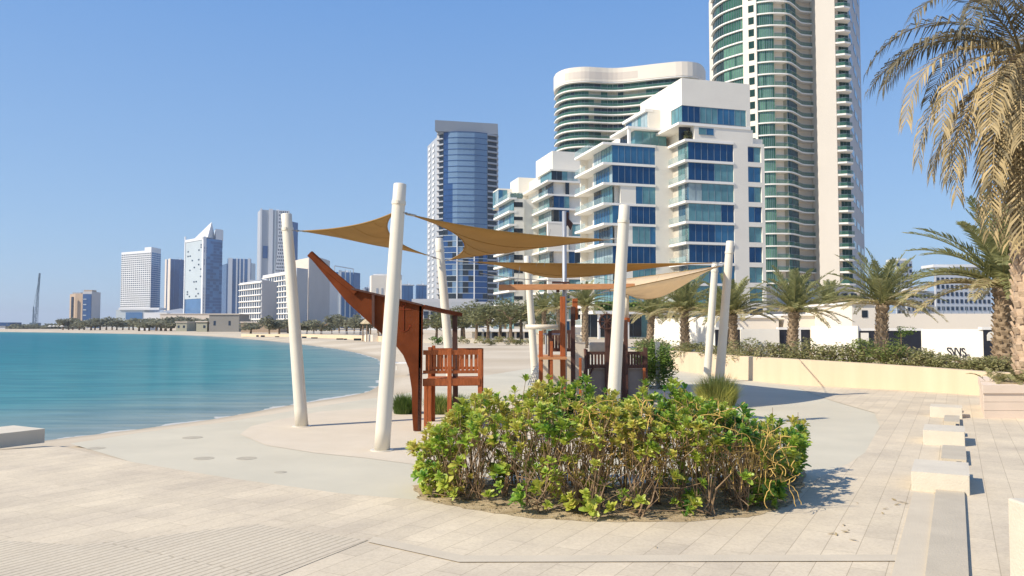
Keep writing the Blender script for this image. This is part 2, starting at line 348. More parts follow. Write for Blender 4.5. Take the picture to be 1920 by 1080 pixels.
# paving: brick pattern laid at 58 degrees
PA = R(61); PU = Vector((math.cos(PA), math.sin(PA), 0)); PV = Vector((math.sin(PA), -math.cos(PA), 0))
def paving(name, c1, c2, mortar, bw, rh, ms=.006, bump=.3, blot=.10, groove=False):
    m = bpy.data.materials.new(name); m.use_nodes = True; nt = m.node_tree; N = nt.nodes; L = nt.links; b = N['Principled BSDF']
    b.inputs['Roughness'].default_value = .85; b.inputs['Specular IOR Level'].default_value = .25
    tc = N.new('ShaderNodeTexCoord'); mp = N.new('ShaderNodeMapping'); mp.inputs['Rotation'].default_value = (0, 0, -PA); L.new(tc.outputs['Object'], mp.inputs[0])
    br = N.new('ShaderNodeTexBrick'); br.inputs['Color1'].default_value = (*c1, 1); br.inputs['Color2'].default_value = (*c2, 1); br.inputs['Mortar'].default_value = (*mortar, 1)
    br.inputs['Scale'].default_value = 1; br.inputs['Mortar Size'].default_value = ms; br.inputs['Mortar Smooth'].default_value = .3; br.inputs['Brick Width'].default_value = bw; br.inputs['Row Height'].default_value = rh
    br.offset = .43
    L.new(mp.outputs[0], br.inputs['Vector'])
    n1 = N.new('ShaderNodeTexNoise'); n1.inputs['Scale'].default_value = .9; n1.inputs['Detail'].default_value = 8; n1.inputs['Roughness'].default_value = .65; L.new(tc.outputs['Object'], n1.inputs[0])
    r = N.new('ShaderNodeValToRGB'); r.color_ramp.elements[0].position = .3; r.color_ramp.elements[1].position = .7
    r.color_ramp.elements[0].color = (1-blot*1.3, 1-blot*1.3, 1-blot*1.15, 1); r.color_ramp.elements[1].color = (1+blot*.4, 1+blot*.4, 1+blot*.3, 1); L.new(n1.outputs[0], r.inputs[0])
    mx = N.new('ShaderNodeMix'); mx.data_type = 'RGBA'; mx.blend_type = 'MULTIPLY'; mx.inputs['Factor'].default_value = 1
    L.new(br.outputs['Color'], mx.inputs['A']); L.new(r.outputs[0], mx.inputs['B'])
    n3 = N.new('ShaderNodeTexNoise'); n3.inputs['Scale'].default_value = 38; n3.inputs['Detail'].default_value = 4; L.new(tc.outputs['Object'], n3.inputs[0])
    r3 = N.new('ShaderNodeValToRGB'); r3.color_ramp.elements[0].position = .25; r3.color_ramp.elements[0].color = (.86,.85,.83,1); r3.color_ramp.elements[1].position = .6; r3.color_ramp.elements[1].color = (1,1,1,1); L.new(n3.outputs[0], r3.inputs[0])
    m2 = N.new('ShaderNodeMix'); m2.data_type = 'RGBA'; m2.blend_type = 'MULTIPLY'; m2.inputs['Factor'].default_value = 1
    L.new(mx.outputs['Result'], m2.inputs['A']); L.new(r3.outputs[0], m2.inputs['B']); L.new(m2.outputs['Result'], b.inputs['Base Color'])
    bp = N.new('ShaderNodeBump'); bp.inputs['Strength'].default_value = bump; bp.inputs['Distance'].default_value = .01; bp.invert = True
    L.new(br.outputs['Fac'], bp.inputs['Height'])
    b2 = N.new('ShaderNodeBump'); b2.inputs['Strength'].default_value = .15; b2.inputs['Distance'].default_value = .005; L.new(n3.outputs[0], b2.inputs['Height']); L.new(bp.outputs[0], b2.inputs['Normal'])
    L.new(b2.outputs[0], b.inputs['Normal']); return m
M['pave'] = paving('beige_pavers', (.625,.535,.395), (.69,.59,.435), (.45,.375,.265), 1.1, .27, .004, .22, .16)
M['ribbed'] = paving('ribbed_pavers', (.59,.51,.385), (.62,.54,.41), (.44,.375,.275), 3.0, .078, .012, .35, .07)
M['band'] = mat('band_pavers', (.56,.485,.365), .85, .06, 2, bump=.2, bscale=60)
M['bluepath'] = mat('grey_path', (.50,.46,.355), .85, .05, .5, bump=.25, bscale=70, col2=(.59,.54,.415))
M['island'] = mat('beige_surface', (.58,.50,.38), .9, .05, 1.4, bump=.35, bscale=50, col2=(.64,.555,.43))
def gp(lst, z=0): return [G(x, y, z) for x, y in lst]
def sheet(name, poly, z, m):
    o = MB().sheet(poly, z).build(name, m); return tag(o, kind='structure')
pathpoly = gp([(132,832),(260,812),(420,792),(600,762),(700,747),(760,738),(860,712),(1000,690),(1150,668),(1236,660),(1262,690),(1392,709),(1480,724),(1500,727),(1560,746),(1700,765),(1660,800)]) + gp([(1640,860),(1560,960),(1480,1000),(1000,992),(780,945)]) + gp([(640,932),(430,898),(250,868)])
sheet('path', pathpoly, .004, M['bluepath'])
isl = [(450,815),(470,800),(520,788),(600,772),(700,765),(800,760),(1000,742),(1180,728),(1330,735),(1390,748),(1400,780),(1300,830),(1100,870),(900,880),(780,872),(690,860),(590,850),(500,836)]
sheet('play_surface', gp(isl), .008, M['island'])
pav = gp([(-500,845),(0,845),(110,838),(250,868),(430,898),(640,927),(770,938),(800,938),(1000,960),(1250,965),(1440,955),(1490,930),(1530,900),(1592,870),(1622,850),(1650,800),(1640,775),(1560,752),(1497,728),(1520,724)]) + [G(1665,730), G(1850,743), Vector((30,22,0)), Vector((30,-12,0)), Vector((-40,-12,0)), Vector((-40,13,0))]
sheet('paving', pav, .012, M['pave'])
rb = [G(484,986), G(690,1016), G(430,1120), G(-150,1180), G(-500,1050), G(-200,1005), G(150,1025)]
sheet('ribbed_paving', rb, .016, M['ribbed'])
sheet('paving_band', gp([(700,1010),(870,1046),(1690,1044),(1760,1042),(1770,1055),(1690,1056),(860,1058),(690,1020)]), .020, M['band'])

ORD = ['first','second','third','fourth','fifth','sixth','seventh','eighth','ninth','tenth','eleventh','twelfth','thirteenth','fourteenth','fifteenth','sixteenth','seventeenth','eighteenth','nineteenth','twentieth']+['twenty-'+q for q in ('first','second','third','fourth','fifth','sixth','seventh','eighth','ninth')]+['thirtieth']+['thirty-'+q for q in ('first','second','third','fourth','fifth')]
# ------------------------------------------------------------------ helpers for buildings
def runs(n, pats, rnd):
    out = []
    while len(out) < n:
        out += [rnd.choice(pats)]*rnd.randint(1, 3)
    return out[:n]
def gband(mb, a, b, z0, z1, pw, pats, rnd, nrm=None, mull=True, first=0):
    """glass panes between plan points a and b; material slots: 0 frame, others panes"""
    a, b = Vector((a[0], a[1], 0)), Vector((b[0], b[1], 0)); L = (b-a).length; n = max(1, round(L/pw)); d = (b-a)/n
    nr = Vector((d.y, -d.x, 0)).normalized()
    ms = runs(n, pats, rnd)
    if not hasattr(mb, 'fr'): mb.fr = MB(mb.xf)
    mb.cut(); mb.fr.cut()
    for i in range(n):
        p, q = a+d*i, a+d*(i+1)
        mb.add([(p.x,p.y,z0),(q.x,q.y,z0),(q.x,q.y,z1),(p.x,p.y,z1)], [(0,1,2,3)], ms[i])
        if mull and i: mb.fr.beam((p.x+nr.x*.03,p.y+nr.y*.03,z0),(p.x+nr.x*.03,p.y+nr.y*.03,z1), .05, .05, 0)
    if mull: mb.fr.beam((a.x+nr.x*.03,a.y+nr.y*.03,z0+.03),(b.x+nr.x*.03,b.y+nr.y*.03,z0+.03), .06, .06, 0); mb.fr.beam((a.x+nr.x*.03,a.y+nr.y*.03,z1-.04),(b.x+nr.x*.03,b.y+nr.y*.03,z1-.04), .06, .06, 0)
GM = lambda: [M['mullion'], M['g_navy'], M['g_blue'], M['g_teal'], M['g_pale'], M['g_dark']]

# ================================================================== MAIN WHITE RESIDENCE
K1 = W(1131, 266, 138); F1 = Frame(K1, R(16))
res = thing('apartment_building', 'white terraced apartment block with stepped balconies, blue glass bands and plain white penthouse wall', 'building')
ZR = K1.z; PIT1 = (K1.z - W(1131, 455.6, 138).z)/5
lv = [ZR-PIT1*k for k in range(10)]
sF1 = F1.ht(1228, 272, 0)[0]; sK2 = F1.ht(1283, 259.5, -6)[0]; sA = F1.ht(1375, 270, -6)[0]; sB = F1.ht(1402, 275, -6)[0]; sC = F1.ht(1427, 275, -6)[0]; sD = F1.ht(1433, 275, -6)[0]
tL = F1.hs(1078, 298, 0)[0]
rnd = random.Random(5)
# cores (white walls behind everything)
mb = MB(F1.m)
mb.box((2.4, .9, 0), (sK2+.4, tL-.3, ZR-.3)); mb.box((sK2+.9, -5.2, 0), (sD, 22, ZR+.05)); mb.build('wall', M['white_wall'], res)
mb = MB(F1.m); mb.box((sF1, -.02, 0), (sK2+1.2, 1, ZR-.02)); mb.build('pier', M['white_wall'], res)
mb = MB(F1.m); mb.box((sA, -6, 0), (sB, -5.1, ZR+.02)); mb.box((sC, -6, 0), (sD, -5.1, ZR+.02)); mb.build('front_wall', M['white_wall'], res)
for k, z in enumerate(lv):
    th = .42
    mb = MB(F1.m); mb.prism([(-.1,-.15),(sF1+.05,-.15),(sF1+.05,3),(3,3),(3,tL),(-.1,tL)], z-th, z); mb.build('balcony_slab', M['white_slab'], res)
    mb = MB(F1.m); mb.prism([(sK2,-6.15),(sA,-6.15),(sA,-5),(sK2+2.5,-5),(sK2+2.5,3.2),(sK2,3.2)], z-th, z); mb.build('balcony_slab', M['white_slab'], res)
    if z-PIT1 < -2: continue
    zb, zt = z-PIT1+.0, z-th
    # V1 front glass
    mb = MB(F1.m)
    g0 = 0 if k not in (2, 4, 6) else sF1*(.62 if k == 2 else .55)
    gband(mb, (max(g0, 1.7), .02), (sF1, .02), zb, zt, 1.25, [[1,1,2],[1,1,2],[2,3,4],[1,2],[2,3],[1],[2,3],[3,4],[3,4],[3,4]][k], rnd)
    mb.build('window', GM(), res)
    if g0:
        mb = MB(F1.m); mb.box((3.2, .0, zb), (g0, .9, zt)); mb.build('wall_panel', M['white_wall'], res)
    # V1 side glass, set back behind the balcony
    mb = MB(F1.m); gband(mb, (1.7, tL*.62), (1.7, .05), zb, zt, 1.2, [[3,4,4],[2,4],[5,3],[2,3],[5,2],[4,3],[3,4],[3],[4],[3]][k], rnd); mb.build('window', GM(), res)
    mb = MB(F1.m); mb.box((1.7, tL*.62, zb), (2.6, tL*.66, zt)); mb.cut(); mb.box((1.0, tL-.4, zb), (2.4, tL, zt)); mb.build('partition_wall', M['white_wall'], res)
    mb = MB(F1.m); a, b = (0, tL*.64 if k in (0,1,3,4) else 0), (0, tL-.1); mb.box((-.0, a[1], zb+.02), (.05, b[1], zb+1.05)); mb.build('balustrade', M['rail_glass'], res)
    if k in (2, 4, 5, 7): mb = MB(F1.m); mb.box((0, 0, zb+.02), (1.7, .05, zb+1.05)); mb.build('balustrade', M['rail_glass'], res)
    # V2 front glass and side
    mb = MB(F1.m); gband(mb, (sK2+.8, -5.85), (sA, -5.85), zb, zt, 1.3, [[1,1,2],[3,4,1],[3,3,4],[1,3,2],[1,2,2],[1,1,2],[3,2],[3,4],[4,3],[3,4]][k], rnd); mb.build('window', GM(), res)
    mb = MB(F1.m); gband(mb, (sK2+.9, -2.0), (sK2+.9, -5.85), zb, zt, 1.25, [3,4,2], rnd); mb.build('window', GM(), res)
    mb = MB(F1.m); mb.box((sK2+.9, 3.2, zb), (sK2+1.4, -2.0, zt)); mb.build('wall_panel', M['cream_side'] if 'cream_side' in M else M['white_wall'], res)
    mb = MB(F1.m); mb.box((sK2+.05, -5.9, zb+.02), (sK2+.1, 3.0, zb+1.05)); mb.build('balustrade', M['rail_glass'], res)
    # small end windows
    mb = MB(F1.m); gband(mb, (sB, -5.7), (sC, -5.7), z-PIT1+.25, z-.55, 1.3, [1,2,3], rnd); mb.build('window', GM(), res)
    mb = MB(F1.m); mb.box((sB, -6, z-.55), (sC, -5.1, z+.25 if k else z+.02)); mb.build('sill_panel', M['white_wall'], res)
# ground floor hedge terrace and canopy
mb = MB(F1.m); mb.box((-6, -10.0, 4.0), (14, -3.5, 4.5)); mb.build('canopy_slab', M['white_slab'], res)
mb = MB(F1.m); gband(mb, (-5.5, -3.6), (13, -3.6), .2, 4.0, 1.6, [5,5,3], rnd); mb.build('shopfront', GM(), res)
for s_ in (-5, 0, 5, 10): mb = MB(F1.m); mb.box((s_, -9.6, 0), (s_+.35, -9.25, 4)); mb.build('column', M['white_slab'], res)
mb = MB(F1.m)
for i in range(2600):
    s_ = rnd.uniform(-5.5, 13.6); t_ = rnd.uniform(-9.9, -9.0); z_ = rnd.uniform(4.5, 5.9); a = rnd.uniform(0, 6.28); q = .16
    u = Vector((math.cos(a), math.sin(a), rnd.uniform(-.6,.6)))*q; v = Vector((-math.sin(a)*rnd.random(), .5, rnd.uniform(.3,1)))*q; c = Vector((s_, t_, z_))
    mb.add([c-u-v, c+u-v, c+u+v, c-u+v], [(0,1,2,3)], 0, rnd.random())
mb.build('terrace_hedge', M['green_leaf'], res)
# level above V1
z8 = ZR+PIT1; z9 = z8+PIT1*1.02
mb = MB(F1.m); mb.box((5.3, 1.4, z8-.4), (sK2+3, 9.5, z8)); mb.build('balcony_slab', M['white_slab'], res)
mb = MB(F1.m); gband(mb, (7.2, 2.6), (sK2+1, 2.6), ZR, z8-.4, 1.4, [3,4], rnd); gband(mb, (7.2, 9), (7.2, 2.6), ZR, z8-.4, 1.4, [3,5], rnd); mb.build('window', GM(), res)
mb = MB(F1.m); mb.box((5.5, 1.6, ZR), (5.95, 2.1, z8-.4)); mb.build('column', M['white_slab'], res)
mb = MB(F1.m); mb.box((7.4, 2.8, ZR-.1), (sK2+1, 14, z8-.05)); mb.build('penthouse_wall', M['white_wall'], res)
sP = F1.ht(1215, 204, 2)[0]; zP = F1.ht(1215, 204, 2)[1]
mb = MB(F1.m); mb.box((sP, 2.05, z8), (sK2+2, 12, zP)); mb.build('penthouse_wall', M['white_wall'], res)
mb = MB(F1.m); mb.box((sP-.6, 2.0, zP-.5), (sP+1, 12, zP+.05)); mb.build('roof_slab', M['white_slab'], res)
mb = MB(F1.m); gband(mb, (sP-.05, 11.5), (sP-.05, 2.2), z8+.2, zP-.5, 1.3, [2,3,4], rnd); mb.build('window', GM(), res)
mb = MB(F1.m); mb.box((-.05, 7, ZR), (0, tL, ZR+1.1)); mb.box((0, 7, ZR), (5, 7.05, ZR+1.1)); mb.build('balustrade', M['rail_glass'], res)
# penthouse over V2
zt = F1.ht(1278, 146, -6)[1]; sU = F1.ht(1278, 146, -6)[0]; sV = F1.ht(1406, 168, -6)[0]
zg1 = F1.ht(1278, 197, -6)[1]; zg0 = F1.ht(1278, 229, -6)[1]
mb = MB(F1.m); mb.box((sU, -6, zg1), (sV, 10.5, zt)); mb.box((sU+.4, -5.6, zg0), (sV-.1, 10.4, zg1)); mb.box((sU, -2, zg0), (sU+.6, 10.5, zg1)); mb.build('penthouse_wall', M['white_wall'], res)
mb = MB(F1.m); gband(mb, (sU+.1, -5.9), (F1.ht(1399,220,-6)[0], -5.9), zg0+.1, zg1, 1.1, [3,2,1,1], rnd); gband(mb, (sU+.05, -2.1), (sU+.05, -5.9), zg0+.1, zg1, 1.2, [3,4], rnd); mb.build('window', GM(), res)
mb = MB(F1.m); mb.box((F1.ht(1399,220,-6)[0], -6.0, zg0), (sV, -5.5, zg1)); mb.build('wall_panel', M['white_wall'], res)
mb = MB(F1.m); mb.box((sU-.7, -6.1, zg0-.45), (sV+.0, 10.5, zg0)); mb.build('balcony_slab', M['white_slab'], res)
sW = F1.ht(1302, 250, -6)[0]
mb = MB(F1.m); mb.box((sW, -5.98, ZR), (sV+.5, 20, zg0-.45)); mb.build('wall_panel', M['white_wall'], res)
w0 = F1.ht(1310, 238, -6); w1 = F1.ht(1338, 256, -6)
mb = MB(F1.m); gband(mb, (w0[0], -6.03), (w1[0], -6.03), ZR+.9, zg0-.7, 1.5, [3,2], rnd, mull=True); mb.build('window', GM(), res)
mb = MB(F1.m); mb.box((sV, -5.5, ZR), (sD, 20, ZR+1.0)); mb.build('parapet', M['white_wall'], res)
mb = MB(F1.m); mb.box((sW-2.2, -4.6, ZR+.02), (sW, -4.5, zg0-.45)); mb.build('door', M['g_dark'], res)
mb = MB(F1.m)
for i in range(500):
    c = Vector((sK2+rnd.uniform(.6, 3.4), rnd.uniform(-5.4, -4.3), ZR+rnd.uniform(.1, 1.6)**1)); q = .14; a = rnd.uniform(0, 6.28)
    u = Vector((math.cos(a), math.sin(a), rnd.uniform(-.6,.6)))*q; v = Vector((-math.sin(a), .4, rnd.uniform(.3,1)))*q
    mb.add([c-u-v, c+u-v, c+u+v, c-u+v], [(0,1,2,3)], 0, rnd.random())
mb.build('terrace_plants', M['tree_leaf'], res)

# ================================================================== LEFT STEPPED RESIDENCE
K0 = W(1027, 337, 195); F0 = Frame(K0, R(16))
rs2 = thing('apartment_building', 'white stepped apartment block between the blue glass tower and the larger terraced block', 'building')
Z2 = K0.z; P2 = (W(1027, 337, 195).z-W(1027, 415, 195).z)/3
n1 = W(955, 370, 205); n1s = (n1-F0.o).dot(F0.e1); n1t = (n1-F0.o).dot(F0.e2); n1f = F0.ht(981, 372, n1t)[0]
rnd = random.Random(9)
mb = MB(F0.m); mb.box((1.6, .8, 0), (16, 26, Z2-.2)); mb.box((n1s+1.4, n1t, 0), (n1f+.3, 28, n1.z-.2)); mb.box((n1f-.1, n1t+.5, 0), (2.5, 30, n1.z-.3)); mb.build('wall', M['white_wall'], rs2)
k = 0; z = Z2
while z > 1:
    mb = MB(F0.m); mb.prism([(-.1,-.1),(9,-.1),(9,2),(3,2),(3,24),(-.1,24)], z-.45, z); mb.build('balcony_slab', M['white_slab'], rs2)
    zb, zt_ = z-P2, z-.45
    if zb > -2:
        mb = MB(F0.m)
        g0 = {0: 4.6, 1: 1.6, 2: 1.6, 3: 6.4}.get(k, 5.5 if k % 2 else 1.8)
        gband(mb, (g0, 0.05), (5.6 if g0 < 5 else 8.5, .05), zb, zt_, 1.3, [1,5,3], rnd)
        gband(mb, (1.5, 12), (1.5, .1), zb, zt_, 1.4, [3,5,4], rnd); mb.build('window', GM(), rs2)
        if k in (3, 4, 6, 7): mb = MB(F0.m); mb.box((0, -.04, zb), (5.4, .9, zt_)); mb.build('wall_panel', M['white_wall'], rs2)
        else: mb = MB(F0.m); mb.box((-.05, 0, zb), (0, 24, zb+1.05)); mb.build('balustrade', M['rail_glass'], rs2)
    z -= P2; k += 1
z = n1.z; k = 0
while z > 1:
    mb = MB(F0.m); mb.prism([(n1s-.1,n1t-.1),(n1s+2,n1t-.1),(n1s+2,28),(n1s-.1,28)], z-.5, z); mb.build('balcony_slab', M['white_slab'], rs2)
    zb = z-P2
    mb = MB(F0.m); gband(mb, (n1s+1.2, 27), (n1s+1.2, n1t+.1), zb, z-.5, 1.4, [2,3,5], rnd); mb.build('window', GM(), rs2)
    mb = MB(F0.m); mb.box((n1s, n1t, zb), (n1s+.05, 28, zb+1.1)); mb.build('balustrade', M['rail_glass'], rs2)
    mb = MB(F0.m); mb.box((n1s+1.3, n1t-.06, zb+1.0), (n1s+3.6, n1t+.2, zb+1.9 if k%2 else zb+2.3)); mb.build('window', M['g_dark'], rs2)
    z -= P2; k += 1
mb = MB(F0.m); mb.box((n1s+.3, n1t+.3, n1.z), (n1f, n1t+.35, n1.z+1.4)); mb.box((n1s+.3, n1t+.3, n1.z), (n1s+.35, 28, n1.z+1.4)); mb.build('balustrade', M['rail_glass'], rs2)
mb = MB(F0.m)
for i in range(400):
    c = Vector((rnd.uniform(n1s+.8, n1f), n1t+rnd.uniform(.8,1.6), n1.z+rnd.uniform(0,1.1))); q = .25; a = rnd.uniform(0,6.28)
    u = Vector((math.cos(a), math.sin(a), rnd.uniform(-.6,.6)))*q; v = Vector((-math.sin(a), .4, rnd.uniform(.3,1)))*q
    mb.add([c-u-v, c+u-v, c+u+v, c-u+v], [(0,1,2,3)], 0, rnd.random())
mb.build('terrace_plants', M['green_leaf'], rs2)
zz = F0.ht(1050, 318, 3)[1]; z3 = F0.ht(1077, 287, 9)[1]
mb = MB(F0.m); gband(mb, (2, 3), (9, 3), Z2, zz, 1.3, [3,4,5], rnd); gband(mb, (2, 12), (2, 3), Z2, zz, 1.3, [3,4], rnd); mb.build('window', GM(), rs2)
mb = MB(F0.m); mb.box((2.1, 3.1, Z2-.2), (14, 24, zz-.02)); mb.box((1.4, 2.6, zz-.4), (14, 14, zz)); mb.build('penthouse_wall', M['white_wall'], rs2)
mb = MB(F0.m); mb.box((4, 8, zz), (18, 22, z3)); mb.box((-1, 22, n1.z-.3), (14, 30, zz+1.2)); mb.box((-5, 28, n1.z-.3), (6, 34, zz-1.0)); mb.build('penthouse_wall', M['white_wall'], rs2)
mb = MB(F0.m); gband(mb, (-5.05, 34), (-5.05, 28), n1.z-.2, zz-1.4, 1.4, [3,4], rnd); gband(mb, (-5.0, 27.95), (-2.5, 27.95), n1.z-.2, zz-1.4, 1.3, [2,3], rnd); mb.build('window', GM(), rs2)

# ================================================================== WAVY TOWERS
def resample(pts, n_per=4):
    """Catmull-Rom through plan points, keeping the segment tag of its first point"""
    out = []
    for i in range(len(pts)-1):
        p0 = Vector(pts[max(i-1,0)][:2]); p1 = Vector(pts[i][:2]); p2 = Vector(pts[i+1][:2]); p3 = Vector(pts[min(i+2,len(pts)-1)][:2])
        k = 1 if pts[i][3] else n_per
        for j in range(k):
            t = j/k
            q = p1*(1-t)+p2*t if pts[i][3] else .5*((2*p1)+(p2-p0)*t+(2*p0-5*p1+4*p2-p3)*t*t+(-p0+3*p1-3*p2+p3)*t**3)
            out.append((q, pts[i][2]))
    out.append((Vector(pts[-1][:2]), pts[-1][2])); return out
def offset(pl, d):
    res_ = []
    for i, (p, tg) in enumerate(pl):
        a = pl[max(i-1,0)][0]; b = pl[min(i+1,len(pl)-1)][0]; t = (b-a).normalized(); res_.append(Vector((p.x+t.y*d, p.y-t.x*d)))
    return res_
def wavy_tower(root, plan, zs, mats, rnd, recess, slab_out=.55, slab_h=.45, rails=(), back=26, rail_mat=None, slab_tags=None):
    """plan: list of (point, tag); one glass band and one slab per floor"""
    face = offset(plan, 0); n = len(plan)
    lo = zs[-1]; hi = zs[0]
    inner = [(Vector((p.x, p.y))) for p in offset(plan, -1.6)]
    # core
    poly = [(p.x, p.y) for p in inner]+[(inner[-1].x+2, inner[-1].y+back), (inner[0].x+4, inner[0].y+back)]
    mb = MB(); mb.prism(poly, 0, hi-.1); mb.build('core_wall', mats[0], root)
    for fi in range(len(zs)-1):
        z1, z0 = zs[fi], zs[fi+1]
        mb = MB(); cur = {}
        for i in range(n-1):
            tg = plan[i][1]; spec = recess[tg]
            if spec is None: continue
            dep, pats = spec
            a = Vector(face[i]); b = Vector(face[i+1]); t = (b-a).normalized(); nr = Vector((t.y, -t.x))
            a2, b2 = a-nr*dep, b-nr*dep
            if tg not in cur: cur[tg] = rnd.choice(pats)
            mi = cur[tg] if rnd.random() < .75 else rnd.choice(pats)
            mb.add([(a2.x,a2.y,z0),(b2.x,b2.y,z0),(b2.x,b2.y,z1-slab_h),(a2.x,a2.y,z1-slab_h)], [(0,1,2,3)], mi)
            mb.beam((a2.x+nr.x*.04,a2.y+nr.y*.04,z0),(a2.x+nr.x*.04,a2.y+nr.y*.04,z1-slab_h), .09, .09, 0)
            if tg != plan[i-1][1] and i: # return wall at a change of depth
                pd = recess[plan[i-1][1]]; pd = 0 if pd is None else pd[0]
                a3 = a-nr*pd
                mb.add([(a2.x,a2.y,z0),(a3.x,a3.y,z0),(a3.x,a3.y,z1-slab_h),(a2.x,a2.y,z1-slab_h)], [(0,1,2,3)], 5)
        mb.build('glazed_storey', mats[1:7], root)
        out = offset(plan, slab_out); inn = offset(plan, -2.0)
        idx = [i for i in range(n) if slab_tags is None or plan[i][1] in slab_tags or (i and plan[i-1][1] in slab_tags)]
        # contiguous runs
        mb = MB(); r0 = idx[0]; prev = idx[0]
        runs_ = []
        for i in idx[1:]+[10**6]:
            if i != prev+1: runs_.append((r0, prev)); r0 = i
            prev = i
        for a, b in runs_:
            if b-a < 1: continue
            mb.prism([tuple(out[i]) for i in range(a, b+1)]+[tuple(inn[i]) for i in range(b, a-1, -1)], z1-slab_h, z1)
        mb.build('floor_slab', mats[7], root)
        mr = MB()
        for i in range(n-1):
            if plan[i][1] in rails:
                a, b = out[i], out[i+1]; t = (b-a).normalized(); nr = Vector((t.y, -t.x))*.08
                mr.add([(a.x-nr.x,a.y-nr.y,z0),(b.x-nr.x,b.y-nr.y,z0),(b.x-nr.x,b.y-nr.y,z0+1.05),(a.x-nr.x,a.y-nr.y,z0+1.05)], [(0,1,2,3)], 0)
                mr.beam((a.x-nr.x,a.y-nr.y,z0+1.08),(b.x-nr.x,b.y-nr.y,z0+1.08), .08, .08, 1)
        if mr.v: mr.build('balustrade', [rail_mat or M['rail_green'], M['mullion']], root)

def P(px, py, d): p = W(px, py, d); return (p.x, p.y)
# tall right tower
t2 = thing('residential_tower', 'tallest white tower with curving green glass balconies, cut off by the top edge', 'tower')
za = W(1453, 24, 225).z; zb_ = W(1453, 506.8, 225).z; pt2 = (za-zb_)/21
zs = [za+pt2*k for k in range(6, 0, -1)]+[za-pt2*k for k in range(0, 26)]; zs = [z for z in zs if z > .5]+[0.0]
pl2 = resample([(*P(1335,62,243),'shade',0),(*P(1341,56,238),'shade',0),(*P(1356,46,233.7),'bayA',0),(*P(1376,38,230.5),'bayA',0),(*P(1393,33,228.4),'strip',1),(*P(1419,28,226.2),'bayB',0),(*P(1436,25,225.3),'bayB',0),(*P(1450,24,225),'recB',0),(*P(1474,24,225.4),'bayC',0),(*P(1484,29,227.3),'bayC',0),(*P(1493,36,230.3),'recC',0),(*P(1502,40,232.5),'recC',0),(*P(1530,44,233.5),'end',1)], 4)
wavy_tower(t2, pl2, zs, [M['tower_white'], M['mullion'], M['g_green'], M['g_green2'], M['g_green3'], M['g_dark'], M['recess'], M['white_slab']], random.Random(3),
  {'shade':(.3,[1,3,3]), 'bayA':(.1,[1,1,2]), 'strip':(.0,[5]), 'bayB':(.1,[1,2,2]), 'recB':(1.9,[5,5,4]), 'bayC':(.2,[1,3]), 'recC':(1.7,[3,4,3]), 'end':None},
  slab_h=.36, slab_out=.45, rails=('recB','bayC','recC'), slab_tags=('shade','bayA','bayB','recB','bayC','recC'))
# recB/strip face uses slot 5 -> beige/white wall
a = Vector(P(1393.5,33,228.4)); b = Vector(P(1419,28,226.2)); tt = (b-a).normalized(); nn = Vector((tt.y,-tt.x))
mb = MB(); q = [a-nn*3, b-nn*3, b+nn*.62, a+nn*.62]; mb.prism(q, 0, zs[0]+1); mb.build('wall_strip', M['tower_white'], t2)
for z in zs[:-2]:
    mb = MB(); p = a+tt*(b-a).length*.42+nn*.64; p2_ = p+tt*1.6; z0 = z-pt2+.7; z1 = z-.75
    mb.add([(p.x,p.y,z0),(p2_.x,p2_.y,z0),(p2_.x,p2_.y,z1),(p.x,p.y,z1)], [(0,1,2,3)]); mb.build('window', M['g_green3'], t2)
c0 = P(1529,40,230); c1 = P(1565,36,229.2); c2 = P(1594,37,229.8)
v01 = (Vector(c1)-Vector(c0)).normalized()
mb = MB(); mb.prism([c0, c1, (c1[0]+.5, c1[1]+22), (c0[0], c0[1]+22)], 0, zs[0]+3); mb.build('blank_wall', M['tower_white'], t2)
mb = MB(); mb.prism([(c1[0]+.2, c1[1]+3), (c2[0]+.4, c2[1]+3), (c2[0]+20.5, c2[1]+40), (c1[0]+2, c1[1]+40)], 0, zs[0]+2); mb.build('side_wall', M['grey_wall'], t2)
